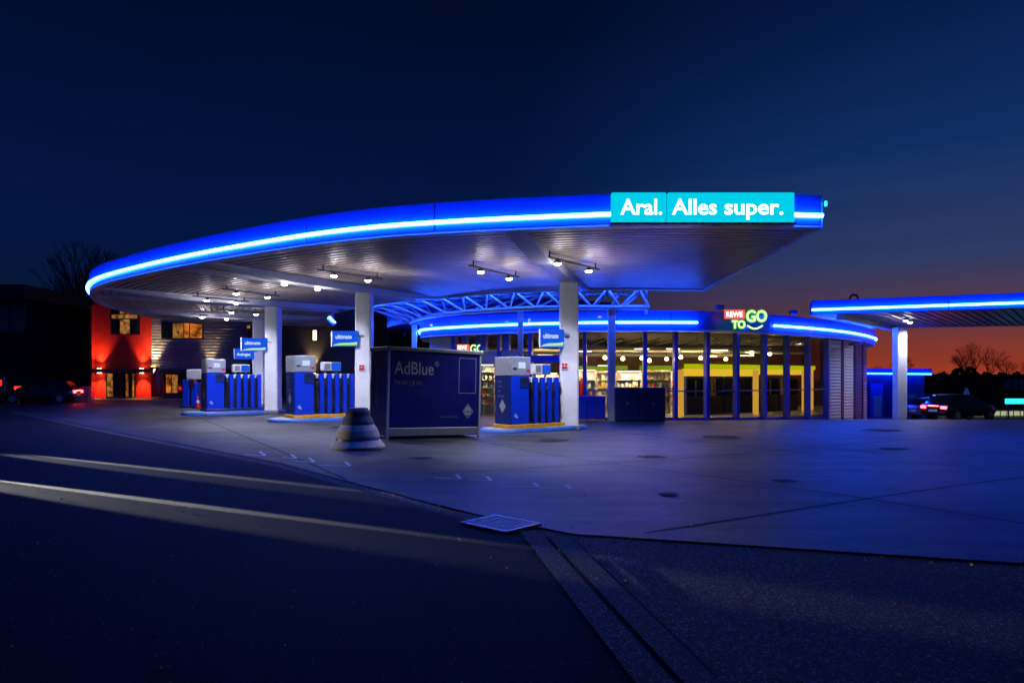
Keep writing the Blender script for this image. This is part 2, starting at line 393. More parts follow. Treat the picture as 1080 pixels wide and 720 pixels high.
# grit and leaves on the road
r3 = random.Random(11); gt = MB()
for k in range(900):
    D_ = 3.3+9*r3.random()**1.6; x = r3.uniform(-.85, .85)*D_; e_ = edge(x)
    if r3.random() < .45: D_ = e_-.26+r3.uniform(0, .3); 
    if D_ < 3: continue
    q_ = r3.uniform(.004, .013); z = gz(x, D_)+.002
    if r3.random() < .1: q_ *= 2.6
    a_ = r3.uniform(0, 3.14); P4 = [(x+q_*math.cos(a_+i*1.57)*r3.uniform(.6, 1.2), D_+q_*math.sin(a_+i*1.57)*r3.uniform(.6, 1.2), z+.001) for i in range(4)]
    gt.face(P4); top_ = (x, D_, z+q_*.8)
    for i in range(4): gt.face([P4[i], P4[(i+1) % 4], top_])
gt = gt.build('grit', 'beige'); tag(gt, 'scattered grit and dead leaf bits on the road and in the gutter', 'grit', kind='stuff')
# joints, tyre marks and stains on the forecourt
def line_sheet(pts, w, dz, mb):
    L_ = offset(pts, w/2); R_ = offset(pts, -w/2)
    mb.grid([[(*q, gz(*q)+dz), (*p, gz(*p)+dz)] for p, q in zip(L_, R_)], smooth=False)
jn = MB(); ca, sa = math.cos(R(31)), math.sin(R(31))
def inside(p): return p[1] > edge(p[0])+.2 and p[1] < 60 and -40 < p[0] < 45 if -60 < p[0] < 39 else False
for k in range(-9, 12):
    for (ux, uy, vx, vy) in ((ca, sa, -sa, ca), (-sa, ca, ca, sa)):
        run = []
        for j in range(-60, 90):
            p_ = (2+vx*k*5.5+ux*j, 14+vy*k*5.5+uy*j)
            if inside(p_): run.append(p_)
            else:
                if len(run) > 2: line_sheet(run, .05, .0075, jn)
                run = []
        if len(run) > 2: line_sheet(run, .05, .0075, jn)
structure(jn.build('forecourt_joints', 'jointfill'))
tm = MB(); r5 = random.Random(5)
for k in range(9):
    cx_, cy_ = r5.uniform(-6, 10), r5.uniform(9, 14); rad = r5.uniform(5, 11); a0 = r5.uniform(-1.2, .6); 
    for off_ in (0, 1.45):
        pts_ = [(cx_+(rad+off_)*math.cos(a0+t_*.06), cy_+4+(rad+off_)*math.sin(a0+t_*.06)*.6) for t_ in range(18)]
        pts_ = [p_ for p_ in pts_ if inside(p_) and p_[1] < 21]
        if len(pts_) > 3: line_sheet(pts_, .13, .0085+k*.0006, tm)
structure(tm.build('tyre_marks', 'tyremark'))
for k, (sx_, sy_, sr_) in enumerate(((1.2, 19.3, .5), (3.1, 15.2, .35), (-1.9, 14.4, .28), (6.2, 20.5, .6), (9.5, 17, .4), (4.4, 11, .22), (-5.5, 22.5, .6), (12.5, 23, .7), (2.2, 9.6, .16))):
    n_ = 18; structure(MB().face([(sx_+sr_*r5.uniform(.7, 1.15)*math.cos(6.283*i/n_), sy_+sr_*.8*r5.uniform(.7, 1.15)*math.sin(6.283*i/n_), gz(sx_, sy_)+.02) for i in range(n_)]).build('oil_stain', 'oil'))
# small white hook-shaped lines
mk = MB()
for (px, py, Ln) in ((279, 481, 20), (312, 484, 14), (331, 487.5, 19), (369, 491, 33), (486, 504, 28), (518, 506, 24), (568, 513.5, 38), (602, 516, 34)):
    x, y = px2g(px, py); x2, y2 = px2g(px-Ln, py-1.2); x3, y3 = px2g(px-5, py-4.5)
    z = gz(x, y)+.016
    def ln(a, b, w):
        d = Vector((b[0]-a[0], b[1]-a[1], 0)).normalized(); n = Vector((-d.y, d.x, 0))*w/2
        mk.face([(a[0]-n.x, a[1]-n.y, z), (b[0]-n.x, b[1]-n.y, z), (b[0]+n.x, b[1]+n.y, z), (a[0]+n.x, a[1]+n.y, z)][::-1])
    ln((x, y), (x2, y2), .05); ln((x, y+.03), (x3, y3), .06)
structure(mk.build('hook_lines', 'white'))

# ------------------------------------------------------------------ big crescent canopy
ZS, ZT = 5.2, 5.89
OUT = resample(catmull([(7.2, 15.95), (5, 15.72), (2.3, 15.8), (-3.3, 17.1), (-7.9, 19.7), (-12.6, 23.2), (-16.4, 26.8), (-19.2, 31.5), (-20.6, 36), (-21.1, 41), (-20.6, 45)]), 96)
INN = resample(catmull([(7.7, 27.5), (4, 27.3), (0, 28.4), (-2.7, 29.9), (-5.2, 31.7), (-7.6, 34.2), (-9.5, 37), (-10.95, 40.2), (-11.65, 43.5), (-12.2, 46.6)]), 96)
def lerp2(i, t): a, b = OUT[i], INN[i]; return (a[0]+(b[0]-a[0])*t, a[1]+(b[1]-a[1])*t)
canopy = thing('filling_station_canopy', 'huge curved canopy with blue neon band on white square columns over the pumps', 'canopy', (0, 24, 0))
canopy.location = (0, 0, 0)
# soffit with ribs along the curve
NR = 36; prof = []
for k in range(NR):
    a = (k)/NR; w = 1/NR
    prof += [(a+w*.02, 0), (a+w*.55, 0), (a+w*.60, .12), (a+w*.95, .12)]
prof.append((1, 0))
MB().grid([[(*lerp2(i, .012+t*.976), ZS+dz) for t, dz in prof] for i in range(97)], smooth=False).build('soffit', 'soffit', canopy)
MB().grid([[(*lerp2(i, t), ZT-.05+.3*math.sin(math.pi*t)) for t in (0, .25, .5, .75, 1)] for i in range(97)]).build('roof', 'dkgrey', canopy)
# edge trim under the fascia
def strip_wall(pts, d0, d1, z0, z1, mb=None):
    mb = mb or MB(); a = offset(pts, d0); b = offset(pts, d1)
    rows = [[(*p, z0), (*q, z0), (*q, z1), (*p, z1)] for p, q in zip(a, b)]
    mb.grid(rows, closed=True, smooth=False); mb.face(rows[0][::-1]); mb.face(rows[-1]); return mb
strip_wall(OUT, -.22, .05, ZS-.06, ZS-.005).build('edge_trim', 'beam', canopy)
strip_wall(INN, -.05, .22, ZS-.06, ZS-.005).build('edge_trim', 'beam', canopy)
# OUT travels from the right end round to the left: the outside is on its left side
def fascia(pts, i0, i1, out, neon=True, zs=ZS, zt=ZT, parent=canopy, zn=.2, r=.05, mn='neon'):
    seg = pts[i0:i1+1]
    # small gap at each seam
    a, b = seg[0], seg[1]; seg[0] = (a[0]+(b[0]-a[0])*.03, a[1]+(b[1]-a[1])*.03)
    a, b = seg[-1], seg[-2]; seg[-1] = (a[0]+(b[0]-a[0])*.03, a[1]+(b[1]-a[1])*.03)
    strip_wall(seg, 0, out*.06, zs, zt).build('fascia_panel', 'fascia', parent)
    if neon:
        q = offset(seg, out*.125)
        MB().tube([(*p, zs+zn) for p in q], r, 8).build('neon_tube', mn, parent)
        for k in (1, len(seg)-2):
            MB().bar((*seg[k], zs+zn), (*q[k], zs+zn), .03).build('bracket', 'grey', parent)
# which samples correspond to the sign (x 2.3 .. 6.6)
iS1 = min(range(97), key=lambda i: abs(OUT[i][0]-6.45)+(OUT[i][1] > 20)*99); iS0 = min(range(97), key=lambda i: abs(OUT[i][0]-2.3)+(OUT[i][1] > 20)*99)
fascia(OUT, 0, iS1, 1)
fascia(OUT, iS1, iS0, 1, neon=False)
cuts = [iS0]+[int(round(iS0+(96-iS0)*k/10)) for k in range(1, 11)]
for a, b in zip(cuts, cuts[1:]): fascia(OUT, a, b, 1)
for k in range(8): fascia(INN, k*12, k*12+12, -1)
# end faces
def endwall(p, q, o):
    d = Vector((q[0]-p[0], q[1]-p[1])); d.normalize(); n = Vector((d.y, -d.x))*o
    MB().hexa([(p[0], p[1], ZS-.06), (q[0], q[1], ZS-.06), (q[0]+n.x*.06, q[1]+n.y*.06, ZS-.06), (p[0]+n.x*.06, p[1]+n.y*.06, ZS-.06),
               (p[0], p[1], ZT), (q[0], q[1], ZT), (q[0]+n.x*.06, q[1]+n.y*.06, ZT), (p[0]+n.x*.06, p[1]+n.y*.06, ZT)]).build('end_panel', 'beam', canopy)
endwall(OUT[0], INN[0], 1); endwall(INN[96], OUT[96], 1)
# amber strip under the end
p, q = Vector((*OUT[0], 0)), Vector((*INN[0], 0)); d = (q-p)
a = p+d*.70; b = p+d*.86
MB().bar((a.x+.1, a.y, ZS+.05), (b.x+.1, b.y, ZS+.05), .05, .07).build('amber_strip_light', 'amber', canopy)
# small pale end bracket, given a glow of its own
MB().lathe([(.03, -.06), (.04, 0), (.03, .06)], (7.28, 15.84, 5.68), 10).build('glowing_bracket', 'cyanbar', canopy)
# sign
x0, x1 = 2.26, 6.42; ysn = 15.5
def fit(o, w): bb = [v_.co.x for v_ in o.data.vertices]; o.scale = (w/(max(bb)-min(bb)), 1, 1); return o
sg = MB().box(x0, 3.51, ysn, ysn+.14, ZS-.035, ZT-.04, .02).build('sign_box', 'signcyan', canopy)
fit(text('Aral.', .50, 'signwhite', sg, (2.47, ysn-.012, 5.35), bold=.009, ext=.01), .95)
sg2 = MB().box(3.54, x1, ysn, ysn+.14, ZS-.035, ZT-.04, .02).build('sign_box', 'signcyan', canopy)
fit(text('Alles', .50, 'signwhite', sg2, (3.64, ysn-.012, 5.35), bold=.009, ext=.01), 1.02)
fit(text('super.', .50, 'signwhite', sg2, (4.81, ysn-.012, 5.35), bold=.009, ext=.01), 1.33)
MB().box(x0-.03, x1+.03, ysn-.03, ysn+.2, ZS-.085, ZS-.037).build('sign_sill', 'navy', canopy)
# columns and their girders
COLS = [(1.97, 23.7, .64), (-5.75, 26.6, .62), (-11.05, 31.6, .62), (-14.3, 38.7, .62)]
for (cx, cy, w) in COLS:
    best = min(range(97), key=lambda i: abs((INN[i][0]-OUT[i][0])*(cy-OUT[i][1])-(INN[i][1]-OUT[i][1])*(cx-OUT[i][0]))/math.dist(INN[i], OUT[i]))
    a, b = lerp2(best, .004), lerp2(best, .98)
    d_ = Vector((b[0]-a[0], b[1]-a[1], 0)).normalized(); n_ = Vector((-d_.y, d_.x, 0))*.25; A_, B_ = Vector((*a, 0)), Vector((*b, 0)); mb = MB()
    for (p_, h0, q_, h1) in ((A_+d_*.12, .07, A_+d_*3.2, .27), (A_+d_*3.2, .27, B_-d_*2, .27), (B_-d_*2, .27, B_, .08)):
        lo_, hi_ = Vector((0, 0, ZS-h0)), Vector((0, 0, ZS-.008)); lo2, hi2 = Vector((0, 0, ZS-h1)), hi_
        mb.hexa([p_-n_+lo_, q_-n_+lo2, q_+n_+lo2, p_+n_+lo_, p_-n_+hi_, q_-n_+hi2, q_+n_+hi2, p_+n_+hi_])
    mb.build('girder', 'beam', canopy)
    ang = math.atan2(b[1]-a[1], b[0]-a[0])
    c = MB().box(-w/2, w/2, -w/2, w/2, gz(cx, cy), ZS-.27, .05).build('column', 'column', canopy)
    c.location = (cx, cy, 0); c.rotation_euler = (0, 0, 0)
    MB().box(-w/2-.04, w/2+.04, -w/2-.04, w/2+.04, gz(cx, cy)+.0, gz(cx, cy)+.12+.06, .03).build('column_foot', 'grey', c)
# secondary light girders between the columns
for i in (40, 62, 74, 86):
    MB().bar((*lerp2(i, .02), ZS-.07), (*lerp2(i, .98), ZS-.07), .22, .13).build('girder', 'beam', canopy)
# floodlights: eight rails of two
ZL = 4.93
def lp(px, py): D = (ZL-EYE)*F/(HZ-py); return Vector((wx(px, D), D, ZL))
RAILS = [((588, 277), (621, 285)), ((507, 286), (537, 293)), ((352, 290), (388, 295)), ((300, 299), (335, 304)), ((249, 309), (282, 313)), ((218, 316), (249, 319)), ((244, 329), (270, 331)), ((213, 334), (239, 336))]
for (a, b) in RAILS:
    A, B = lp(*a), lp(*b); d = (B-A).normalized()
    rail = MB().bar(A-d*.6+Vector((0, 0, .1)), B+d*.6+Vector((0, 0, .1)),   .07, .05)
    for P_ in (A-d*.4, B+d*.4): rail.bar(P_+Vector((0, 0, .12)), P_+Vector((0, 0, ZS-ZL)), .04)
    rail = rail.build('light_rail', 'dkgrey', canopy)
    for P_ in (A, B):
        hd = MB().lathe([(.06, .07), (.095, .03), (.1, -.02)], P_, 16).build('floodlight', 'dkgrey', rail)
        MB().lathe([(.015, -.075), (.06, -.068), (.095, -.042), (.097, -.022)], P_, 16).build('lens', 'lamp', hd)
        lamp('SPOT', 'floodlight_beam', P_+Vector((0, 0, -.16)), 430, (.72, .74, 1), hd, .12, P_-Vector((0, 0, 5)), 132, .6)
        lamp('SPOT', 'soffit_fill', P_+Vector((0, 0, -.45))+d.cross(Vector((0, 0, 1)))*.3, 24, (.88, .80, .86), hd, .2, P_+Vector((0, 0, 5)), 172, .5).data.specular_factor = .2  # added up-light without a fitting, brightens the soffit

# ------------------------------------------------------------------ flag signs and bits on the columns
def flag(px0, px1, pt, pb, D, txt, label, green=True):
    x0, x1 = wx(px0, D), wx(px1, D); zt, zb = EYE+(HZ-pt)/F*D, EYE+(HZ-pb)/F*D
    w, h = x1-x0, zt-zb
    t = thing('flag_sign', label, 'sign', (x0, D, zb), 0, 'flag signs on the canopy columns')
    MB().box(0, w, 0, .16, 0, h, .015).build('box', 'flagblue', t)
    MB().box(-.05, -.004, -.02, .18, -.01, h+.01).build('side_cap', 'whitepl', t)
    MB().bar((w, .08, h*.7), (w+.2, .08, h*.7), .05).build('bracket', 'grey', t)
    if green:
        n = 14; top = [(w*.03+w*.94*i/n, -.004, h*(.06+.24*(i/n)**.5+.03*math.sin(i/n*6))) for i in range(n+1)]
        rows = [[(p[0], p[1], h*.04) for p in top], top]
        MB().grid(rows, smooth=False).build('green_swoosh', 'flaggreen', t)
        rows = [[(p[0], -.006, p[2]*.35+h*.05*(i/n)) for i, p in enumerate(top)], [(p[0], -.006, p[2]*.62+h*.08*(i/n)) for i, p in enumerate(top)]]
        MB().grid(rows, smooth=False).build('pale_swoosh', 'flagwhite', t)
    text(txt, h*.38, 'flagwhite', t, (w*.12, -.006, h*(.5 if green else .33)), bold=.006, ext=.003, sx=w*.78/(h*.38*.5*len(txt)))
    return t
flag(570, 595, 347, 366, 23.2, 'ultimate', 'blue and green flag sign on the nearest column, above the pump by the tank box')
flag(350.5, 377.5, 349, 365, 26.2, 'ultimate', 'blue and green flag sign on the column just behind the stepped concrete cone')
flag(255, 281, 356.5, 370, 31.2, 'ultimate', 'blue and green flag sign overlapping the plain blue one, on the third column')
flag(247.5, 267, 367.5, 378.5, 38.0, 'Autogas', 'plain blue flag sign without green, lowest and farthest of the flag signs', green=False)

def extinguisher(x, y, z, label):
    t = thing('fire_extinguisher', label, 'extinguisher', (x, y, z), 0, 'fire extinguishers on the columns')
    MB().lathe([(.07, 0), (.085, .03), (.085, .42), (.06, .5), (.025, .53), (.025, .56)], (0, 0, 0), 16).build('bottle', 'red', t)
    MB().tube([(0, 0, .56), (.05, -.02, .6), (.11, -.03, .5), (.11, -.04, .2)], .014, 6).build('hose', 'rubber', t)
    MB().box(-.03, .05, -.015, .015, .56, .6).build('handle', 'black', t); return t
extinguisher(2.38, 23.55, 1.02, 'red fire extinguisher on the side of the nearest white column')
extinguisher(-5.3, 26.2, .95, 'red fire extinguisher on the second column, half behind the blue tank box')
def notice(x, y, z, label):
    t = MB().box(-.11, .11, -.012, 0, 0, .22); t = t.build('fire_notice', 'letterwhite'); t.location = (x, y, z)
    for a, b, c, d in ((-.095, -.01, .12, .205), (.01, .095, .12, .205), (-.095, .095, .02, .1)):
        MB().box(a, b, -.016, -.012, c, d).build('pictogram', 'red', t)
    return tag(t, label, 'sign', 'small red notices on the columns')
notice(1.80, 23.36, 1.93, 'small red and white fire notice on the nearest white column')
notice(-5.78, 26.27, 1.93, 'small red and white fire notice on the second white column')

# ------------------------------------------------------------------ pump islands and pumps
UA = math.atan2(.61, .79)
def island(x, y, L, W, label, kind):
    t = thing('pump_island', label, 'island', (x, y, gz(x+1, y+1)), UA, 'raised pump islands')
    def rr(L0, W0, r, n=8):
        pts = []
        for cx, cy, a0 in ((L0/2-r, W0/2-r, 0), (-L0/2+r, W0/2-r, 90), (-L0/2+r, -W0/2+r, 180), (L0/2-r, -W0/2+r, 270)):
            pts += [(cx+r*math.cos(R(a0+90*k/n)), cy+r*math.sin(R(a0+90*k/n))) for k in range(n+1)]
        return pts
    def pl(L0, W0, r, prof): return [[(px*(1-i/L0*2), py*(1-i/W0*2), z) for px, py in rr(L0, W0, r)] for i, z in prof]
    o = MB(); rows = pl(L, W, W*.48, [(0, -.1), (0, .02), (.015, .085), (.05, .12), (.10, .13)]); o.grid(rows, closed=True); o.face(rows[-1]); k = o.build('kerb', 'kerbblue', t)
    o = MB(); rows = pl(L-.3, W-.3, (W-.3)*.48, [(0, .131), (0, .136)]); o.grid(rows, closed=True); o.face(rows[-1]); o.build('deck', 'concrete', t)
    return t
def make_pump(label, loc, zs=1.0, yellow=True):
    t = thing('fuel_pump', label, 'fuel pump', loc, UA, 'fuel pumps under the big canopy'); t.scale = (1, 1, zs)
    MB().box(-.06, 2.46, -.08, .98, -.02, .13, .02).build('plinth', 'yellow' if yellow else 'navy', t)
    body = MB().box(0, .74, .0, .9, .131, 1.72, .02).build('cabinet', 'pumpblue', t)
    head = MB().box(-.01, .80, -.02, .92, 1.722, 2.34, .025).build('head', 'pumpwhite', t)
    d = MB().box(.28, .56, -.034, -.018, 1.96, 2.16).build('display', 'screen', head)
    MB().box(.06, .2, -.03, -.018, 1.92, 1.98).build('button', 'black', head)
    MB().box(.62, .74, -.03, -.018, 1.84, 1.92).build('button', 'red', head)
    MB().box(.36, .72, -.02, -.003, 1.32, 1.68).build('card_reader', 'navy', body)
    MB().box(.42, .64, -.03, -.021, 1.52, 1.64).build('keypad', 'black', body)
    # side panel seen on the left end
    MB().box(-.026, -.003, .04, .86, .18, 1.70).build('side_panel', 'navy', t)
    MB().box(-.030, -.012, .03, .87, 1.73, 2.31).build('side_cap', 'ltgrey', t)
    for i in range(4):
        text(('Super', 'Diesel', 'E10', 'ultimate')[i], .11, 'letterdim', t, (-.028, .72, 1.5-i*.16), (R(90), 0, R(-90)), bold=.001, ext=.001)
    # diamond mark
    for (ox, ax) in ((-.0285, 'y'), (None, 'x')):
        mb = MB()
        if ax == 'y': mb.face([(ox, .45, .95), (ox, .27, .72), (ox, .45, .5), (ox, .63, .72)]); mb.face([(ox-.002, .45, .84), (ox-.002, .36, .73), (ox-.002, .54, .73)])
        else: mb.face([(.1, -.004, .42), (.19, -.004, .34), (.1+.18, -.004, .34), (.19, -.004, .5)])
        mb.build('diamond_mark', 'letter', t)
    # nozzle bays
    MB().box(.80, 2.40, .16, .74, .131, 1.60, .015).build('bay_back', 'black', t)
    MB().box(.80, 2.40, .12, .78, 1.601, 1.67, .015).build('top_rail', 'whitepl', t)
    n = 5
    for side in (0, 1):
        for k in range(n):
            xc = .80+.31*k+.08
            if k > 0 or True:
                a = MB()
                if side == 0: a.box(xc+.10, xc+.27, .02, .158, .14, 1.67, .015)
                else: a.box(xc+.10, xc+.27, .742, .88, .14, 1.67, .015)
                a.build('bay_panel', 'pumpblue', t)
            if side == 0:
                nz = MB().box(xc-.05, xc+.05, .06, .158, 1.18, 1.36, .01)
                nz.tube([(xc, .07, 1.48), (xc, .02, 1.36), (xc, .0, 1.22), (xc, .05, 1.08)], .025, 8, rr=[.014, .022, .03, .03])
                nz.tube([(xc, .0, 1.34), (xc, -.06, 1.26), (xc, -.05, 1.14), (xc, .02, 1.09)], .009, 6)
                h = nz.build('nozzle', 'black', t)
                MB().box(xc-.045, xc+.045, .05, .158, 1.50, 1.60, .01).build('grade_plate', 'whitepl', t)
                MB().tube([(xc, .05, 1.08), (xc-.01, .0, .8), (xc-.02, -.03, .5), (xc+.01, -.04, .3), (xc+.04, .0, .24), (xc+.05, .06, .4), (xc+.05, .1, .9), (xc+.05, .12, 1.15)], .014, 6).build('hose', 'rubber', t)
    # top box
    MB().box(1.22, 1.95, .3, .6, 1.78, 2.12, .02).build('top_box', 'whitepl', t)
    MB().box(1.56, 1.92, .285, .298, 1.81, 2.09).build('blue_label', 'flagblue', t)
    MB().box(1.27, 1.50, .285, .298, 1.84, 2.06).build('grey_label', 'grey', t)
    for xx in (1.35, 1.82): MB().box(xx-.03, xx+.03, .42, .48, 1.671, 1.78).build('stub', 'grey', t)
    return t
u = Vector((.79, .61, 0)); v = Vector((-.61, .79, 0))
def isl(p, label, L=3.9, W=1.75, shift=1.45):
    c = Vector((p[0], p[1], 0))+u*shift+v*.45; island(c.x, c.y, L, W, label, 0)
P3 = (-.02, 22.06, gz(1, 23)+.13); P2 = (-8.05, 25.3, .13); P1 = (-13.5, 30.2, .13)
isl(P3, 'blue-edged kerb island under the pump nearest the glass shop', 4.3, 1.6, 1.35)
isl(P2, 'blue-edged kerb island under the middle pump, behind the stepped concrete cone', 4.3, 1.9, 1.35)
isl(P1, 'blue-edged kerb island under the farther pump, near the red building', 4.6, 1.9, 1.35)
make_pump('blue and white fuel pump with five hoses beside the dark tank box and shop', P3)
make_pump('blue and white fuel pump with five hoses on the middle island, yellow plinth below it', P2)
make_pump('fuel pump with five hoses on the farther island, below the plain blue sign', P1, yellow=False)
# smaller service column near the red building
t = thing('air_pump', 'small blue air and water post with a pale head, in front of the red building', 'air pump', (-17.7, 37.4, 0), .1)
MB().box(-.5, 1.0, -.1, .8, 0, .1, .02).build('plinth', 'navy', t)
MB().box(-.35, .0, 0, .6, .1, 1.55, .03).build('cabinet', 'pumpblue', t)
MB().box(.1, .42, 0, .6, .1, 1.40, .03).build('cabinet', 'pumpblue', t)
MB().box(-.15, .75, .02, .5, 1.56, 2.1, .03).build('head', 'whitepl', t)
MB().box(.0, .26, -.012, 0, 1.05, 1.5).build('panel', 'black', t)
MB().tube([(.45, .1, 1.4), (.6, 0, 1.2), (.62, 0, .6), (.5, 0, .3)], .02, 6).build('hose', 'rubber', t)
# traffic cone
t = thing('traffic_cone', 'small orange traffic cone with a white band beside the air post', 'cone', (-16.85, 36.6, 0))
MB().box(-.2, .2, -.2, .2, 0, .04, .01).build('base', 'black', t)
MB().lathe([(.15, .04), (.1, .3)], (0, 0, 0), 16).build('cone', 'red', t)
MB().lathe([(.101, .3), (.07, .45)], (0, 0, 0), 16).build('band', 'letterwhite', t)
MB().lathe([(.069, .45), (.03, .68)], (0, 0, 0), 16).build('tip', 'red', t)
# squeegee bin by the third column
for (bx, by, bz, lab) in ((-10.0, 31.3, .1, 'blue waste bin with a red swing lid behind the third white column foot'), (-9.4, 31.9, .1, 'blue waste bin with a red swing lid nearer the middle pump')):
    t = thing('waste_bin', lab, 'bin', (bx, by, bz), .4, 'waste bins by the columns')
    MB().box(-.2, .2, -.2, .2, .03, .85, .03).build('bin_body', 'pumpblue', t)
    MB().box(-.22, .22, -.22, .22, .851, .95, .03).build('lid', 'red', t)

# ------------------------------------------------------------------ tank container
ang = math.atan2(20.1-18.35, -.9+3.38)
t = thing('adblue_tank', 'dark blue box tank with grey frame and pale product lettering beside the stepped concrete cone', 'tank', (-3.38, 18.35, -.02), ang)
t.rotation_euler = (0, R(1.6), ang)
Wd = 2.98; Dp = 1.15; Hh = 2.52
MB().box(.02, Wd-.02, .03, Dp-.02, .32, Hh-.12).build('body', 'tankblue', t)
fm = MB()
for x in (0, Wd-.07):
    for y in (0, Dp-.07): fm.box(x, x+.07, y, y+.07, .0, Hh-.11, .01)
fm.build('corner_posts', 'ltgrey', t)
MB().box(-.03, Wd+.03, -.03, Dp+.03, Hh-.11, Hh, .02).build('top_frame', 'grey', t)
MB().box(.072, Wd-.072, -.01, Dp-.1, .08, .31, .015).build('base_skirt', 'grey', t)
MB().box(.10, Wd-.09, .012, .029, .34, Hh-.15).build('front_panel', 'tankblue', t)
MB().box(.01, .029, .08, Dp-.09, .34, Hh-.15).build('side_panel', 'navy', t)
text('AdBlue', .50, 'letter', t, (.19, .009, 1.78), bold=.002, ext=.002, sx=.83)
text('®', .2, 'letter', t, (1.42, .009, 2.02), bold=.0, ext=.002)
text('PKW LKW', .19, 'letterdim', t, (.20, .009, 1.47), ext=.002, sx=.95)
text('AdBlue', .36, 'letterdim', t, (.008, .62, .9), (R(90), R(-90), R(-90)), ext=.002)
o = MB()
X0, X1, Z0, Z1 = 2.22, 2.80, 1.28, 2.30
for a, b, c, d in ((X0, X1, Z0, Z0+.014), (X0, X1, Z1-.014, Z1), (X0, X0+.014, Z0+.014, Z1-.014), (X1-.014, X1, Z0+.014, Z1-.014)): o.box(a, b, .005, .0115, c, d)
o.build('outline_frame', 'letter', t)
dm = MB(); dm.face([(2.55, .008, .54), (2.75, .008, .75), (2.55, .008, 1.0), (2.35, .008, .75)]); dm.build('diamond_mark', 'letterdim', t)
dm = MB(); dm.face([(2.39, .005, .77), (2.71, .005, .77), (2.55, .005, .93)]); dm.build('diamond_mark', 'letter', t)
text('Aral', .12, 'letterwhite', t, (2.44, .004, .66), ext=.002)
text('www.adblue.de', .09, 'letterdim', t, (1.65, .008, .58), ext=.002)

# stepped concrete cone
t = thing('concrete_cone', 'stepped beige and dark concrete cone standing beside the dark blue tank box', 'bollard', (-3.66, 16.2, -.01))
MB().lathe([(.64, 0), (.64, .05), (.52, .19)], (0, 0, 0), 48, False).build('base_ring', 'beige', t)
MB().lathe([(.50, .19), (.50, .235)], (0, 0, 0), 40).build('blue_band', 'blue', t)
MB().lathe([(.50, .236), (.51, .29), (.47, .42), (.39, .55)], (0, 0, 0), 48, False).build('middle_ring', 'beige', t)
MB().lathe([(.375, .551), (.37, .62), (.32, .73)], (0, 0, 0), 48, False).build('upper_ring', 'darkconc', t)
MB().lathe([(.29, .731), (.28, .86), (.23, .94)], (0, 0, 0), 48, False).build('cap', 'darkconc', t)

# ------------------------------------------------------------------ shop
FAC = resample(catmull([(-4.35, 37.5), (-4.3, 35.3), (-3.6, 32.7), (0, 30.2), (4, 29.0), (8, 29.1), (11, 30.45), (14, 32.55), (17, 35.3), (20, 39), (21.85, 42), (22.8, 45.5), (22.5, 49)]), 120)
shop = thing('shop_building', 'curved glass shop with blue fascia and blue neon band behind the pumps', 'shop')
ZF0, ZF1 = 3.66, 4.44
nseg = 12
def idx(px): 
    q = hitline(FAC, px); return min(range(121), key=lambda i: math.dist(FAC[i], q))
sgn = -1      # outside is on the right-hand side of travel (left to right)
cutsF = sorted({0, 12, idx(480), idx(549), idx(610), idx(645), idx(700), idx(735), idx(806), idx(850), idx(885), 108, 120})
i_off0, i_off1 = idx(735), idx(806)
ins = offset(FAC, .0)
for a, b in zip(cutsF, cutsF[1:]):
    if b-a < 2: continue
    fascia(offset(FAC, -.35), a, b, -1, neon=not (i_off0 <= a < i_off1), zs=ZF0, zt=ZF1, parent=shop, zn=.29, r=.044)
strip_wall(FAC, -.40, .35, ZF0-.08, ZF0-.004).build('eaves', 'shopwall', shop)
# slanted blue sign board above the entrance
roofpoly = offset(FAC, -.3)
rp = [(p[0], p[1]) for p in roofpoly]+[(20, 56), (2, 60), (-5, 48)]
MB().prism(rp, ZF1-.12, ZF1-.02).build('roof', 'dkgrey', shop)
# plinth and floor
MB().prism([(p[0], p[1]) for p in offset(FAC, .1)]+[(20, 56), (2, 60), (-5, 48)], -1.3, -.17).build('floor_slab', 'tile', shop)
# facade bays
LEFTM = [480, 493, 513, 537, 549]
MUL = [560, 617, 645, 680, 712, 745, 776, 805, 829, 851, 871]
def wall_quad(pxa, pxb, z0, z1, name, m, th=.1, off=0.0, zb=None, parent=shop):
    ia, ib = idx(pxa), idx(pxb)
    seg = FAC[ia:ib+1]; seg[0] = hitline(FAC, pxa); seg[-1] = hitline(FAC, pxb)
    if len(seg) < 2: seg = [hitline(FAC, pxa), hitline(FAC, pxb)]
    o = MB(); a = offset(seg, -off); b = offset(seg, -off+th)
    rows = [[(*p, (gz(*p)-.05 if z0 is None else z0)), (*q, (gz(*q)-.05 if z0 is None else z0)), (*q, z1), (*p, z1)] for p, q in zip(a, b)]
    o.grid(rows, closed=True, smooth=False); o.face(rows[0][::-1]); o.face(rows[-1]); return o.build(name, m, parent)
def mullion(px, w=.12, d=.16, z1=ZF0-.082, z0=None, m='blue'):
    p = hitline(FAC, px); i = idx(px); a, b = FAC[max(0, i-1)], FAC[min(120, i+1)]; ang = math.atan2(b[1]-a[1], b[0]-a[0])
    o = MB().box(-w/2, w/2, -d*.7, d*.5, (gz(*p) if z0 is None else z0), z1).build('mullion', m, shop); o.location = (*p, 0); o.rotation_euler = (0, 0, ang); return o
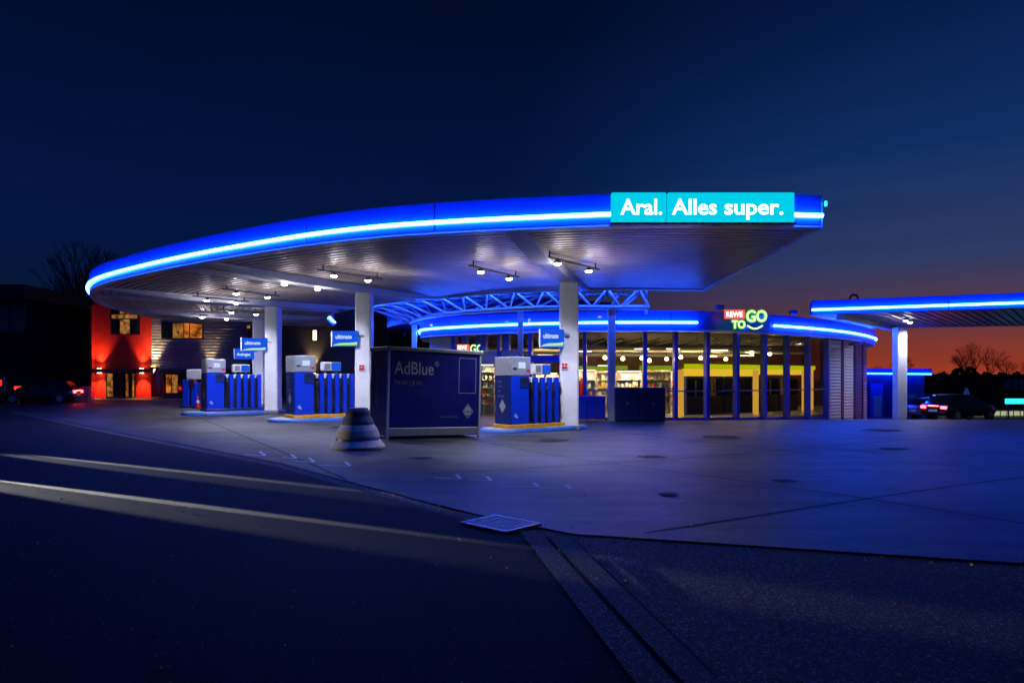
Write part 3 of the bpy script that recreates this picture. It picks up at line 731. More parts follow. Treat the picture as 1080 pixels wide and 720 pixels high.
# left closed part: wall below, small windows above
wall_quad(453.5, 480, None, ZF0-.085, 'wall_panel', 'shopwall', .2)
wall_quad(480, 549, 2.25, 2.86, 'wall_panel', 'shopwall', .2)
wall_quad(480, 505, None, 2.248, 'wall_panel', 'shopwall', .2)
for a, b in zip([480, 491, 511, 535], [491, 511, 535, 549]):
    wn = wall_quad(a+1, b-1, 2.9, 3.54, 'window', 'glass', .02, -.06)
for px in (480, 491, 511, 535): mullion(px, .28, .2, z0=2.861)
wall_quad(505, 549, None, 2.246, 'window', 'glass', .02, -.06)
for px in (505, 527, 549): mullion(px, .12, .2)
for px in MUL: mullion(px, .15 if px not in (645,) else .1, .22)
full = [549]+MUL
for a, b in zip(full, full[1:]):
    w = wall_quad(a, b, None, ZF0-.09, 'window', 'glass', .02, -.04)
    wall_quad(a+1.2, b-1.2, gz(*hitline(FAC, (a+b)/2))+.0, gz(*hitline(FAC, (a+b)/2))+.11, 'bottom_rail', 'blue', .08, .02, parent=w)
    wall_quad(a+1.2, b-1.2, 1.05, 1.10, 'cross_rail', 'galv', .05, .03, parent=w)
wall_quad(549, 600, 2.32, 2.62, 'blue_band', 'blue', .12, .12)
# corrugated end bays
def corrug(pxa, pxb, z1):
    p, q = Vector(hitline(FAC, pxa)), Vector(hitline(FAC, pxb)); d = (q-p).normalized(); n = Vector((d.y, -d.x))
    zb = gz(p.x, p.y)-.3; rows = []; z = zb; k = 0
    while z < z1:
        for dz, o in ((0, .02), (.05, .07), (.09, .07), (.14, .02)):
            rows.append([(p.x+n.x*o, p.y+n.y*o, min(z+dz, z1)), (q.x+n.x*o, q.y+n.y*o, min(z+dz, z1))])
        z += .16
    MB().grid(rows, smooth=False).build('cladding_panel', 'white', shop)
    MB().hexa([(p.x-n.x*.1, p.y-n.y*.1, zb), (p.x, p.y, zb), (q.x, q.y, zb), (q.x-n.x*.1, q.y-n.y*.1, zb)]+[(p.x-n.x*.1, p.y-n.y*.1, z1), (p.x, p.y, z1), (q.x, q.y, z1), (q.x-n.x*.1, q.y-n.y*.1, z1)]).build('panel_back', 'dkgrey', shop)
for a, b in ((873.5, 886), (889, 899), (901.5, 908), (909.5, 913.3)): corrug(a, b, ZF0-.09)
for px in (887.5, 900.3, 908.8): mullion(px, .3, .1, m='navy')
# back wall and ceiling
ce = offset(FAC, .45)
MB().prism([(p[0], p[1]) for p in ce]+[(20, 56), (2, 60), (-5, 48)], 3.55, 3.6).build('ceiling', 'ceiling', shop)
bw = [(-4.2, 41), (4, 41), (12, 41.6), (18, 43.6), (22.5, 45.2)]
MB().grid([[(*p, -.6) for p in bw], [(*p, 3.54) for p in bw]], smooth=False).build('back_wall', 'shopback', shop)
jo = MB()
for k in range(26):
    x = -3.5+k*.85; y0 = (hitline(FAC, CX+F*x/33) or (0, 33))[1]+1.4
    jo.bar((x, max(y0, 31), 3.4), (x*1.03, 41.5, 3.4), .06, .12)
for y in (33.4, 36, 39): jo.bar((-3, y, 3.2), (15, y+1.5, 3.2), .16, .1)
jo.build('ceiling_joists', 'dkgrey', shop)
pi = MB()
pi.tube([(-2, 34, 3.05), (16, 37.5, 3.05)], .11, 10); pi.tube([(-1, 37.4, 2.95), (13, 39.8, 2.95)], .15, 10)
pi.build('ceiling_ducts', 'galv', shop)
# header boxes
def hdr(px0, px1, D0, D1, pt, pb, m, name='header_box'):
    a, b = Vector((wx(px0, D0), D0)), Vector((wx(px1, D1), D1))
    z1, z0 = EYE+(HZ-pt)/F*D0, EYE+(HZ-pb)/F*D0
    o = MB(); d = (b-a).normalized(); n = Vector((-d.y, d.x))*.15
    o.hexa([(a.x, a.y, z0), (b.x, b.y, z0), (b.x+n.x, b.y+n.y, z0), (a.x+n.x, a.y+n.y, z0), (a.x, a.y, z1), (b.x, b.y, z1), (b.x+n.x, b.y+n.y, z1), (a.x+n.x, a.y+n.y, z1)])
    return o.build(name, m, shop)
hdr(724, 860, 32.4, 38.6, 383.5, 388.3, 'header'); hdr(722, 800, 32.5, 35.6, 388.5, 396.5, 'headerwarm')
hdr(650, 662, 34, 34, 385.5, 390, 'headergreen'); hdr(675, 709, 34.2, 34.2, 385.5, 390, 'headergreen'); hdr(608, 642, 35, 35, 386, 390, 'headergreen')
hdr(802, 858, 35.7, 38.8, 388.5, 395, 'headerwarm')
# columns inside
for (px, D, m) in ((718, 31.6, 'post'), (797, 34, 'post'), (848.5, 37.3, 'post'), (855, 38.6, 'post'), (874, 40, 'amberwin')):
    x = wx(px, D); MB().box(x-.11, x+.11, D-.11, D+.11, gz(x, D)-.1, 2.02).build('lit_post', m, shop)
# illuminated name sign
SG = thing('shop_sign', 'glowing red box above green-white letters on the curved blue shop fascia', 'sign')
SD = 28.4
def srect(px0, px1, pt, pb, m, name, D=SD, th=.1):
    return MB().box(wx(px0, D), wx(px1, D), D, D+th, EYE+(HZ-pb)/F*D, EYE+(HZ-pt)/F*D, .01).build(name, m, SG)
srect(764.5, 785.5, 326.5, 336, 'signred', 'red_box')
text('REWE', .30, 'signwhite', SG, (wx(765.8, SD), SD-.01, EYE+(HZ-334)/F*SD), bold=.01, sx=.86, ext=.006)
def gw(s, size, px, py, sx=1):
    text(s, size, 'goletter', SG, (wx(px, SD), SD-.03, EYE+(HZ-py)/F*SD), bold=.018, sx=sx, ext=.01)
    text(s, size, 'goedge', SG, (wx(px, SD), SD+.02, EYE+(HZ-py)/F*SD), bold=.055, sx=sx, ext=.02, name='letter_edge')
gw('GO', .66, 786.5, 339, .86); gw('TO', .44, 772, 345.8, .88)
MB().tube([(wx(788+16*k/8, SD), SD-.02, EYE+(HZ-(343.2+3.4*math.sin(math.pi*k/8)))/F*SD) for k in range(9)], .04, 6).build('smile_arc', 'goletter', SG)
MB().bar((wx(766, SD), SD+.25, ZF1-.1), (wx(805, SD), SD+.25, ZF1-.1), .06).build('mounting_bar', 'grey', SG)
SG2 = thing('shop_sign', 'smaller glowing red box and green-white letters on the pale wall panel above the tank box', 'sign')
SGm = SG; SG = SG2
D2 = hitline(FAC, 495)[1]-.45
srect(482, 495, 363, 369.5, 'signred', 'red_box', D2)
text('REWE', .27, 'signwhite', SG2, (wx(482.5, D2), D2-.01, EYE+(HZ-368.5)/F*D2), bold=.008, sx=.6, ext=.006)
for s, sz, px, py, sx in (('GO', .52, 495.5, 371.8, .78), ('TO', .3, 486.5, 374.8, .8)):
    text(s, sz, 'goletter', SG2, (wx(px, D2), D2-.02, EYE+(HZ-py)/F*D2), bold=.014, sx=sx, ext=.01)
# little blue roof lamps
for px, lab in ((758, 'small blue floodlight on the shop roof edge beside the glowing name sign'), (835, 'small blue floodlight on the shop roof edge, alone between name sign and right canopy')):
    p = hitline(offset(FAC, -.3), px)
    t = thing('roof_floodlight', lab, 'floodlight', (p[0], p[1]-.1, ZF1), .3, 'floodlights on the shop roof edge')
    MB().box(-.16, .16, -.14, .06, .09, .27, .02).build('head', 'blue', t); MB().bar((0, 0, -.02), (0, 0, .1), .05).build('stem', 'grey', t)

# shop interior things
def bulb(px, py, D, lab, grp):
    z = EYE+(HZ-py)/F*D; x = wx(px, D)
    t = thing('pendant_lamp', lab, 'lamp', (x, D, z), 0, grp)
    MB().lathe([(.02, -.1), (.09, -.05), (.1, 0), (.06, .07), (.025, .1)], (0, 0, 0), 12).build('bulb', 'warm', t)
    MB().bar((0, 0, .1), (0, 0, 3.52-z), .015).build('cord', 'black', t)
    lamp('POINT', 'bulb_light', (0, 0, -.14), 45, (1, .62, .22), t, .08)
BL = [(638, 377, 'first'), (657, 378, 'second'), (677, 377.5, 'third'), (685, 380, 'fourth'), (703, 378.5, 'fifth'), (718, 376.5, 'sixth'), (739, 377.5, 'seventh'), (765.5, 378.5, 'eighth'), (793, 372, 'ninth'), (812, 373, 'tenth')]
for px, py, w_ in BL: bulb(px, py, 33.6+(px-638)*.02, 'warm hanging bulb in the shop, %s from the wide blue pole by the fascia' % w_, 'hanging bulbs in the shop')
for i, (px, py, w, D) in enumerate(((677, 368.5, 15, 33), (710, 368.5, 14, 33.4), (759, 370, 17, 33.6), (750, 376.5, 12, 36), (788, 375.5, 14, 36), (617, 371, 14, 33), (823, 373, 13, 38), (575, 375, 16, 34), (845, 363, 12, 36))):
    x = wx(px, D); z = EYE+(HZ-py)/F*D
    t = thing('ceiling_tube_light', ('pale tube light under the shop ceiling, %s' % ('above the pendant bulbs by the bottle cages', 'next to the entrance column', 'over the yellow header end', 'low over the yellow header', 'behind the ninth bulb', 'over the blue crates', 'over the yellow posts', 'behind the nearest flag sign', 'above the corrugated wall end')[i]), 'ceiling light', (x, D, z), 0, 'tube lights in the shop')
    MB().box(-w/F*D/2, w/F*D/2, -.06, .06, 0, .05).build('tube', 'tubewarm', t); MB().box(-w/F*D/2, w/F*D/2, -.08, .08, .051, .09).build('housing', 'white', t)
    for s in (-1, 1): MB().bar((s*w/F*D/3, 0, .09), (s*w/F*D/3, 0, max(.2, 3.54-z)), .01).build('cord', 'black', t)
prodcols = [(.75, .7, .6), (.8, .2, .1), (.7, .5, .15), (.8, .8, .8), (.3, .5, .2), (.75, .75, .7), (.6, .3, .1), (.85, .75, .5), (.1, .2, .5)]
PM = [mat('product_wrap_%s' % n, c, .4) for n, c in zip('abcdefghi', prodcols)]
def shelf(px0, px1, D, top, lab, seed, base_px=None):
    x0, x1 = wx(px0, D), wx(px1, D); w = x1-x0; zb = -.165 if x0 < 12 else gz(x0, D)+.05; zb = -.165
    t = thing('grocery_shelf', lab, 'shelf', (x0, D, zb), 0, 'shelves in the shop')
    zt = top-zb
    MB().box(0, w, .42, .46, 0, zt).build('back_board', 'white', t)
    MB().box(-.03, 0, 0, .46, 0, zt).build('side_board', 'white', t); MB().box(w, w+.03, 0, .46, 0, zt).build('side_board', 'white', t)
    MB().box(.02, w-.02, -.10, -.03, zt+.03, zt+.08).build('added_shelf_strip', 'tubewarm', t)  # glowing strip added to brighten the goods
    lamp('AREA', 'shelf_fill', (w/2, -.35, zt+.06), 34*w, (1, .70, .36), t, (w*.8, .1), (w/2, .3, .2))  # added fill light for the same shelf
    levels = [.12+k*.4 for k in range(int((zt-.1)/.4)+1)]
    r2 = random.Random(seed)
    for z in levels:
        if z > zt-.05: continue
        MB().box(.002, w-.002, .01, .418, z-.03, z).build('board', 'whitepl', t)
        x = .04
        while x < w-.2:
            ww = r2.uniform(.13, .26); h = r2.uniform(.14, .31)
            if r2.random() < .88:
                m = r2.choice(PM)
                if r2.random() < .35:
                    o = MB().lathe([(ww*.4, 0), (ww*.42, h*.6), (ww*.2, h*.8), (ww*.18, h)], (0, 0, 0), 10).build('bottle', m); c_ = 'bottle'
                else:
                    o = MB().box(-ww*.45, ww*.45, -.1, .1, 0, h, .01).build('grocery_box', m); c_ = 'grocery box'
                o.location = (x0+x+ww/2, D+.18, zb+z+.001)
                tag(o, 'small %s on the %s' % (c_, ' '.join(lab.split(',')[0].split()[:10])), c_, 'goods on the '+lab.split(',')[0])
            x += ww+.02
    return t
shelf(609, 628, 33.4, 1.95, 'white goods shelf behind the blue crates, next to the nearest column', 1)
shelf(630, 643, 35, 2.2, 'narrow tall goods shelf inside the shop, beside the wide blue pole', 2)
shelf(650, 676, 33.6, 1.9, 'long goods shelf above the bottle cages, in the shop', 3)
shelf(679, 707, 34.6, 2.05, 'wide goods shelf behind the second bottle cage, in the shop', 4)
shelf(560, 588, 35, 1.8, 'goods shelf in the shop behind the nearest pump, half hidden', 5)
shelf(507, 521, 33.2, 2.2, 'narrow goods shelf in the shop between tank box and nearest pump', 6)
shelf(700, 716, 37, 1.9, 'far goods shelf by the entrance column, deep in the shop', 7)
# counters below the long header
def counter(px0, D0, px1, D1, top, lab, m='navy'):
    a, b = Vector((wx(px0, D0), D0, 0)), Vector((wx(px1, D1), D1, 0)); L = (b-a).length
    t = thing('cooling_cabinet', lab, 'cabinet', (a.x, a.y, -.165), math.atan2(b.y-a.y, b.x-a.x), 'dark cabinets in the shop'); zt = top+.165
    MB().box(0, L, 0, .6, 0, zt, .02).build('body', m, t)
    MB().box(.06, L-.06, -.012, 0, .9, zt-.1).build('door_glass', 'glassdk', t); MB().box(L/2-.03, L/2+.03, -.05, -.014, .9, zt-.2).build('handle', 'galv', t)
    MB().box(.02, L-.02, -.02, .0, .1, .82).build('kick_panel', 'black', t)
cc = [(724, 33.2), (744, 33.9), (764, 34.7), (784, 35.5), (803, 36.3), (822, 37.2), (843, 38.2)]
cn = ['nearest the entrance column', 'second from the entrance column', 'below the glowing name sign', 'beside the first inner post', 'between the two inner posts', 'last before the corrugated wall']
for (a, b), w_ in zip(zip(cc, cc[1:]), cn): counter(a[0], a[1], b[0]-1.5, b[1]-.06, 1.72, 'tall dark cooling cabinet in the shop, '+w_)
# warm area lights without fittings, added to brighten the shop
for (x, y) in ((2, 34), (6, 34), (10, 35.5), (13.5, 38), (-1.5, 35)): lamp('AREA', 'shop_fill_light', (x, y, 3.15), 170, (1, .60, .18), None, (1.6, .3), (x, y, 0))
# outside the shop: bottle cages, crates
def cage(px0, px1, D, pt, lab):
    x0, x1 = wx(px0, D), wx(px1, D); zb = gz((x0+x1)/2, D); zt = EYE+(HZ-pt)/F*D-zb; w = x1-x0
    t = thing('gas_bottle_cage', lab, 'cage', (x0, D, zb), 0, 'dark blue cages before the shop window')
    MB().box(0, w, 0, .7, .06, zt, .02).build('cabinet', 'navy', t)
    for x in (w*.03, w*.5): MB().box(x+.02, x+w*.44, -.015, -.002, .12, zt-.06).build('door', 'navy', t)
    MB().box(w*.46, w*.54, -.03, -.004, zt*.5, zt*.56).build('latch', 'grey', t)
    MB().box(.03, w-.03, .03, .67, 0, .059).build('foot', 'black', t)
cage(649, 674.5, 27.7, 408.3, 'dark blue bottle cage directly beside the wide blue pole')
cage(676, 702, 27.6, 408.3, 'dark blue bottle cage on the entrance side, away from the wide blue pole')
for i, (a, b) in enumerate(((610.5, 618.6), (619.4, 628.6), (629.4, 638.6))):
    D = 28.1; x0, x1 = wx(a, D), wx(b, D); zb = gz(x0, D); zt = EYE+(HZ-417.5)/F*D-zb
    t = thing('blue_locker', 'small bright blue locker in front of the shop, %s' % ('touching the nearest white column', 'middle of three', 'closest to the wide blue pole')[i], 'locker', (x0, D, zb), 0, 'blue lockers before the shop window')
    MB().box(0, x1-x0, 0, .5, .08, zt, .02).build('body', 'pumpblue', t); MB().box(.03, x1-x0-.03, -.012, -.001, .14, zt-.06).build('door', 'pumpblue', t); MB().box(.01, x1-x0-.01, .02, .48, 0, .079).build('foot', 'yellow', t)

# ------------------------------------------------------------------ curved lattice truss with poles
tr = thing('roof_truss', 'blue-lit curved steel lattice truss on slim poles between the big canopy and the shop', 'truss')
NT = 13
lo = resample(catmull([(5.0+.6, 27.95), (2.2, 28.0), (0, 28.7), (-1.8, 29.8), (-3.6, 31.6), (-4.9, 34.2), (-5.4, 36)]), NT)
def lz(i): return 4.62-.0*i
up = [ (p[0]+(q[0]-p[0])*.25, p[1]+.25+(q[1]-p[1])*.25) for p, q in zip(resample(INN[3:58], NT), lo)]
MB().tube([(*p, 4.52) for p in lo], .10, 8).build('lower_chord', 'shopwall', tr)
MB().tube([(*p, 5.25) for p in up], .07, 8).build('upper_chord', 'shopwall', tr)
back = [(p[0]*.85+.5, p[1]+2.6) for p in lo]
MB().tube([(*p, 5.35) for p in back], .07, 8).build('rear_chord', 'shopwall', tr)
web = MB()
for i in range(NT):
    web.tube([(*lo[i], 4.52), (*up[i+1], 5.25)], .055, 6); web.tube([(*up[i+1], 5.25), (*lo[i+1], 4.52)], .045, 6)
    web.tube([(*back[i], 5.35), (*lo[i+1], 4.52)], .05, 6); web.tube([(*back[i], 5.35), (*up[i+1], 5.25)], .045, 6)
web.build('web_struts', 'shopwall', tr)
# pole and drop struts
for (px, D, w) in ((645, 28.15, .30), (549, 29.3, .24), (456.5, 33.6, .3), (437, 36.0, .26)):
    x = wx(px, D); MB().box(x-w/2, x+w/2, D-w/2, D+w/2, gz(x, D), 4.6, .03).build('pole', 'shopwall', tr)
MB().bar((wx(645, 28.15), 28.15, 4.6), (wx(655, 27.8), 27.9, 5.2), .09).build('brace', 'shopwall', tr)
MB().bar((wx(657, 28.1), 28.1, 4.52), (wx(680, 28.0), 28.0, 5.3), .09).build('brace', 'shopwall', tr)
MB().bar((wx(681.5, 28.3), 28.3, 4.3), (wx(681.5, 28.3), 28.3, 5.3), .1).build('brace', 'shopwall', tr)
# raised dark roof drum behind
dr = thing('roof_drum', 'dark raised round roof light standing above the middle of the shop roof', 'roof light', (0, 0, 0))
MB().lathe([(7.6, 4.45), (7.6, 5.35), (7.2, 5.5), (2, 5.9)], (.3, 40.5, 0), 64).build('drum', 'navy', dr)
MB().lathe([(7.75, 5.2), (7.75, 5.32)], (.3, 40.5, 0), 64).build('rim', 'blue', dr)

# ------------------------------------------------------------------ second canopy
c2 = thing('car_wash_canopy', 'low blue-lit flat canopy with neon band on one white column beside the shop', 'canopy')
S0, S1 = 4.42, 5.02
fl, frr = (13.15, 30.0), (27.5, 24.2); rl, rr_ = (20.0, 38.2), (36, 34)
poly = [fl, frr, rr_, rl]
side = resample(catmull([fl, (14.2, 32.6), (16.6, 35.6), (20.0, 38.2)]), 20)
rib = MB(); n = 44; rows = []
for k in range(n+1):
    t_ = k/n; a = (fl[0]+(frr[0]-fl[0])*t_, fl[1]+(frr[1]-fl[1])*t_)
    b = (rl[0]+(rr_[0]-rl[0])*t_, rl[1]+(rr_[1]-rl[1])*t_)
    for dz, dt in ((0, 0), (0, .6), (.05, .68), (.05, .92)):
        if k == n and dt: continue
        tt = (k+dt)/n; a = (fl[0]+(frr[0]-fl[0])*tt, fl[1]+(frr[1]-fl[1])*tt); b = (rl[0]+(rr_[0]-rl[0])*tt, rl[1]+(rr_[1]-rl[1])*tt)
        rows.append([(*a, S0+dz), (*b, S0+dz)])
rib.grid(rows, smooth=False); rib.build('soffit', 'soffit', c2)
MB().prism(poly, S1-.08, S1-.03).build('roof', 'dkgrey', c2)
fr_ = resample([frr, fl], 24)
for a, b in ((0, 8), (8, 16), (16, 24)): fascia(fr_, a, b, 1, zs=S0, zt=S1, parent=c2, zn=.19, r=.044)
strip_wall(resample([fl, rl], 10), -.03, .06, S0-.03, S1-.1).build('side_fascia', 'navy', c2)
strip_wall(resample([rl, rr_], 10), -.03, .06, S0-.03, S1).build('rear_fascia', 'beam', c2)
strip_wall(resample([frr, rr_], 10), -.06, .03, S0-.03, S1).build('side_fascia', 'navy', c2)
cx, cy = 20.25, 35.65
cl = MB().box(-.26, .26, -.26, .26, gz(cx, cy)-.1, S0-.16, .04).build('column', 'column', c2); cl.location = (cx, cy, 0)
MB().bar((cx-5.6, cy-5.2, S0-.1), (cx+.9, cy+2.2, S0-.1), .35, .17).build('girder', 'beam', c2)
for (px, py) in ((955, 338.5), (960, 340.2)):
    D = (4.28-EYE)*F/(HZ-py); P_ = Vector((wx(px, D), D, 4.28))
    h = MB().box(P_.x-.12, P_.x+.12, P_.y-.12, P_.y+.12, 4.3, 4.40, .02).build('downlight', 'ltgrey', c2)
    MB().lathe([(.07, -.03), (.09, .015)], P_, 12).build('lens', 'lamp', h)
lamp('SPOT', 'downlight_beam', (20.6, 34.6, 4.2), 330, (.82, .85, 1), c2, .1, (20.6, 34.6, 0), 168, .8)
# roof ladder hoops
t = thing('ladder_hoops', 'dark pair of tubular ladder hoops standing on the low canopy roof', 'ladder', (wx(903, 31.5), 31.5, S1-.1))
for y in (0, .45): MB().tube([(y*.5-.3, y, 0), (y*.5-.3, y, .42), (y*.5-.2, y, .56), (y*.5, y, .56), (y*.5+.1, y, .4), (y*.5+.1, y, 0)], .03, 6).build('hoop', 'black', t)

# ------------------------------------------------------------------ car wash hall behind with neon
D = 50
hz = thing('wash_hall', 'low blue hall with a thin neon line along its roof, behind the single white column', 'building', (0, 0, 0))
x0, x1 = wx(885, D), wx(975, D)
MB().box(x0, x1, D, D+9, -1.6, 1.95).build('wall', 'navy', hz)
MB().box(x0-.2, x1+.3, D-.4, D+9.3, 1.96, 2.3).build('roof', 'blue', hz)
MB().tube([(x0, D-.5, 1.96), (x1+.2, D-.5, 1.9)], .055, 8).build('neon_tube', 'neondim', hz)
MB().box(wx(918, D), wx(931, D), D-.06, D, -1.3, 1.2).build('door', 'blue', hz); MB().box(wx(921, D), wx(929, D), D-.12, D-.061, -1.2, .3).build('door_panel', 'ltgrey', hz)
MB().box(wx(935, D), wx(966, D), D-.05, D, -1.3, 1.4).build('gate', 'tankblue', hz)

# low warehouse and fences to the right
D = 74
w = thing('warehouse', 'long low dark warehouse with pale roof hatches beyond the yard', 'building')
MB().box(wx(960, D), wx(1250, D), D, D+15, -1.3, 1.75).build('wall', 'dkwall', w)
MB().box(wx(958, D), wx(1252, D), D-.6, D+15.5, 1.751, 2.0).build('roof', 'dkgrey', w)
for px in (1060, 1068, 1076): MB().box(wx(px-3, D), wx(px+3, D), D-.35, D-.2, .3, 1.5).build('window', 'ltgrey', w)
D = 50
f = thing('boundary_wall', 'long low pale concrete wall across the far side of the yard', 'wall')
MB().box(wx(965, D), wx(1180, D), D, D+.2, -1.4, -.75).build('wall', 'white', f)
MB().box(wx(980, D), wx(1110, D), D-.06, D-.001, -1.12, -.82).build('lit_strip', 'paleyellow', f)
f = thing('railing', 'thin dark metal railing in front of the low pale wall', 'fence')
for k in range(24):
    x = wx(985+k*7, 48); MB().box(x-.02, x+.02, 47.98, 48.02, -1.3, -.25).build('post', 'dkgrey', f)
MB().box(wx(984, 48), wx(1150, 48), 47.98, 48.02, -.245, -.2).build('top_rail', 'dkgrey', f)
t = thing('light_bar_sign', 'short bright cyan light bar on a low stand at the yard edge', 'light', (wx(1072, 44), 44, gz(25, 44)))
MB().box(-.72, 1.5, -.06, .06, 1.0, 1.34, .03).build('bar', 'cyanbar', t)
for x in (-.5, .5, 1.3): MB().box(x-.03, x+.03, -.03, .03, -.05, .999).build('post', 'dkgrey', t)
# pale A-shaped board, made up to imitate a highlight on a car roof
t = thing('roof_highlight_board', 'small pale pointed board on a short pole, imitating a highlight on the car roofs', 'sign', (wx(1019.5, 47), 47, -1.2))
MB().bar((0, 0, 0), (0, 0, 1.6), .05).build('pole', 'dkgrey', t)
MB().hexa([(-.25, -.03, 1.6), (.25, -.03, 1.6), (.25, .03, 1.6), (-.25, .03, 1.6), (-.06, -.03, 2.15), (.06, -.03, 2.15), (.06, .03, 2.15), (-.06, .03, 2.15)]).build('board', 'ltgrey', t)

# ------------------------------------------------------------------ cars
def make_car(label, loc, rz, paint, s=1.0, lit=True):
    t = thing('parked_car', label, 'car', loc, rz); t.scale = (s, s, s)
    # length along x, front at +x; stations
    st = [(-2.1, .45, .75, .78), (-2.02, .3, .92, .83), (-1.5, .25, .98, .86), (-.6, .24, .95, .88), (.6, .24, .95, .88), (1.3, .26, .90, .86), (1.85, .3, .78, .80), (2.08, .4, .62, .68)]
    rows = []
    for x, z0, z1, w in st:
        rows.append([(x, -w*.92, z0), (x, -w, z0+.18), (x, -w, z1-.18), (x, -w*.93, z1-.03), (x, -w*.6, z1), (x, w*.6, z1), (x, w*.93, z1-.03), (x, w, z1-.18), (x, w, z0+.18), (x, w*.92, z0)])
    b = MB().grid(rows, closed=True); b.face(rows[0]); b.face(rows[-1][::-1]); b.build('body', paint, t)
    cab = [(-1.95, .92, .94, .70, .66), (-1.55, .94, 1.38, .72, .55), (-.9, .95, 1.46, .74, .58), (.0, .95, 1.45, .74, .58), (.45, .94, 1.36, .73, .56), (1.2, .88, .92, .70, .66)]
    rows = [[(x, -w, z0), (x, -w2, z1), (x, w2, z1), (x, w, z0)] for x, z0, z1, w, w2 in cab]
    g_ = MB().grid(rows, closed=True, smooth=False); g_.build('windows', 'glassdk', t)
    rf = [[(x, -w2-.01, z1-.02), (x, -w2*.9, z1+.02), (x, w2*.9, z1+.02), (x, w2+.01, z1-.02)] for x, z0, z1, w, w2 in cab[1:5]]
    q = MB().grid(rf, smooth=True); q.build('roof', paint, t)
    for sx in (-1.3, 1.3):
        for sy in (-1, 1):
            wh = MB().tube([(sx, sy*.70, .31), (sx, sy*.89, .31)], .31, 20).build('wheel', 'rubber', t)
            MB().tube([(sx, sy*.885, .31), (sx, sy*.90, .31)], .19, 14).build('rim', 'galv', wh)
    for sy in (-1, 1):
        MB().box(-2.13, -1.98, sy*.62-.17, sy*.62+.17, .66, .82, .02).build('tail_lamp', 'tail' if lit else 'red', t)
        MB().box(1.88, 2.07, sy*.55-.16, sy*.55+.16, .56, .70, .02).build('headlight', 'glassdk', t)
    if lit: MB().box(-2.125, -2.06, -.3, .3, .80, .84).build('brake_light', 'tailamber', t)
    MB().box(-2.14, -2.09, -.25, .25, .5, .62).build('number_plate', 'whitepl', t)
    return t
make_car('dark hatchback with lit red tail lamps beyond the single white column', (wx(1012, 39.5), 39.5, gz(25, 39.5)), R(20), 'carpaint')
make_car('silver car parked in front of the low pale wall, behind the lit dark hatchback', (wx(993, 46), 46.0, gz(28, 46)+.0), R(8), 'carred', 1, False)
make_car('dark car with glowing red tail lamps standing in the dark beside the red building', (wx(44, 44.0), 44.0, gz(-26, 44)), R(195), 'carpaint')

# ------------------------------------------------------------------ red building and annex
RB = thing('red_building', 'two-storey red and grey clad building with warm wall lamps behind the far pumps', 'building')
D = 51.0
def X(px, d=D): return wx(px, d)
def Z(py, d=D): return EYE+(HZ-py)/F*d
MB().box(X(99), X(160), D, D+14, -.1, 8.5).build('red_wall', 'redwall', RB)
MB().box(X(91.5), X(98.8), D+2.2, D+14, -.1, 6.3).build('side_wall', 'darkconc', RB)
MB().box(X(98), X(101), D-.5, D-.01, Z(421), Z(322)).build('corner_pier', 'redwall', RB)
# clad upper storey
rows = []; z = Z(391); 
while z < 7.9:
    for dz, o in ((0, 0), (.05, .07), (.12, .07), (.17, 0)): rows.append([(X(160.2), D-o, z+dz), (X(262), D-o, z+dz)])
    z += .22
MB().grid(rows, smooth=False).build('clad_wall', 'cladding', RB)
MB().box(X(160.2), X(376), D+.02, D+14, -.1, 7.9).build('rear_wall', 'dkwall', RB)
MB().box(X(262.5), X(376), D-.2, D+.018, 1.9, 7.9).build('dark_wall', 'darkconc', RB)
MB().box(X(97), X(300), D-.9, D-.075, Z(392.5), Z(389.5)).build('ledge', 'dkgrey', RB)
def window(px0, px1, pt, pb, m, bars, off=.03):
    fr = MB().box(X(px0), X(px1), D-off-.06, D-off, Z(pb), Z(pt)).build('window', 'black', RB)
    xs_ = [px0+.8]+bars+[px1-.8]
    for a, b in zip(xs_, xs_[1:]): MB().box(X(a+.5), X(b-.5), D-off-.075, D-off-.061, Z(pb-1), Z(pt+1)).build('pane', m if isinstance(m, str) else m[xs_.index(a) % len(m)], fr)
window(117, 148, 323.5, 353, ['glassdk', 'amberwin', 'glassdk'], [127, 138])  # amber pane glows to imitate an orange reflection in dark glass
window(118, 147.5, 331, 337, 'amberwin', [132.5], .12)  # glowing bar in front, more of that imitated reflection
window(171, 215.5, 340, 357.5, ['glassdk', 'amberwin', 'orangewin', 'orangewin'], [183, 195, 201], .1)
window(261, 267, 342.5, 347.5, 'amberwin', [], .25); window(295, 300.5, 344.5, 349.5, 'amberwin', [], .25); window(330, 336.5, 347.5, 360, 'tubewarm', [], .25)
window(112.5, 127.5, 393, 419, ['amberwin', 'glassdk'], [120]); window(129.5, 143.5, 393, 419.5, ['glassdk', 'orangewin', 'glassdk', 'orangewin'], [133, 136.5, 140])
window(171, 210, 394, 415, ['glassdk', 'orangewin', 'amberwin', 'glassdk', 'orangewin'], [176, 182, 189, 198], .1)
MB().box(X(98), X(300), D-1.2, D-.1, -.05, .08).build('step', 'concrete', RB)
def wall_lamp(px, py, pw_up, pw_dn, col, par=RB):
    x, z = X(px), Z(py); h = MB().box(x-.12, x+.12, D-.42, D-.1, z-.16, z+.16, .03).build('wall_lamp', 'black', par)
    MB().box(x-.09, x+.09, D-.38, D-.15, z+.161, z+.18).build('lens', 'walllamp', h); MB().box(x-.09, x+.09, D-.38, D-.15, z-.18, z-.161).build('lens', 'walllamp', h)
    if pw_up: lamp('SPOT', 'up_light', (x, D-.38, z+.24), pw_up, col, h, .06, (x, D+.1, z+3.2), 74, 1)
    if pw_dn: lamp('SPOT', 'down_light', (x, D-.5, z-.24), pw_dn, col, h, .06, (x, D+.1, z-3), 80, 1)
wc = (1, .42, .12)
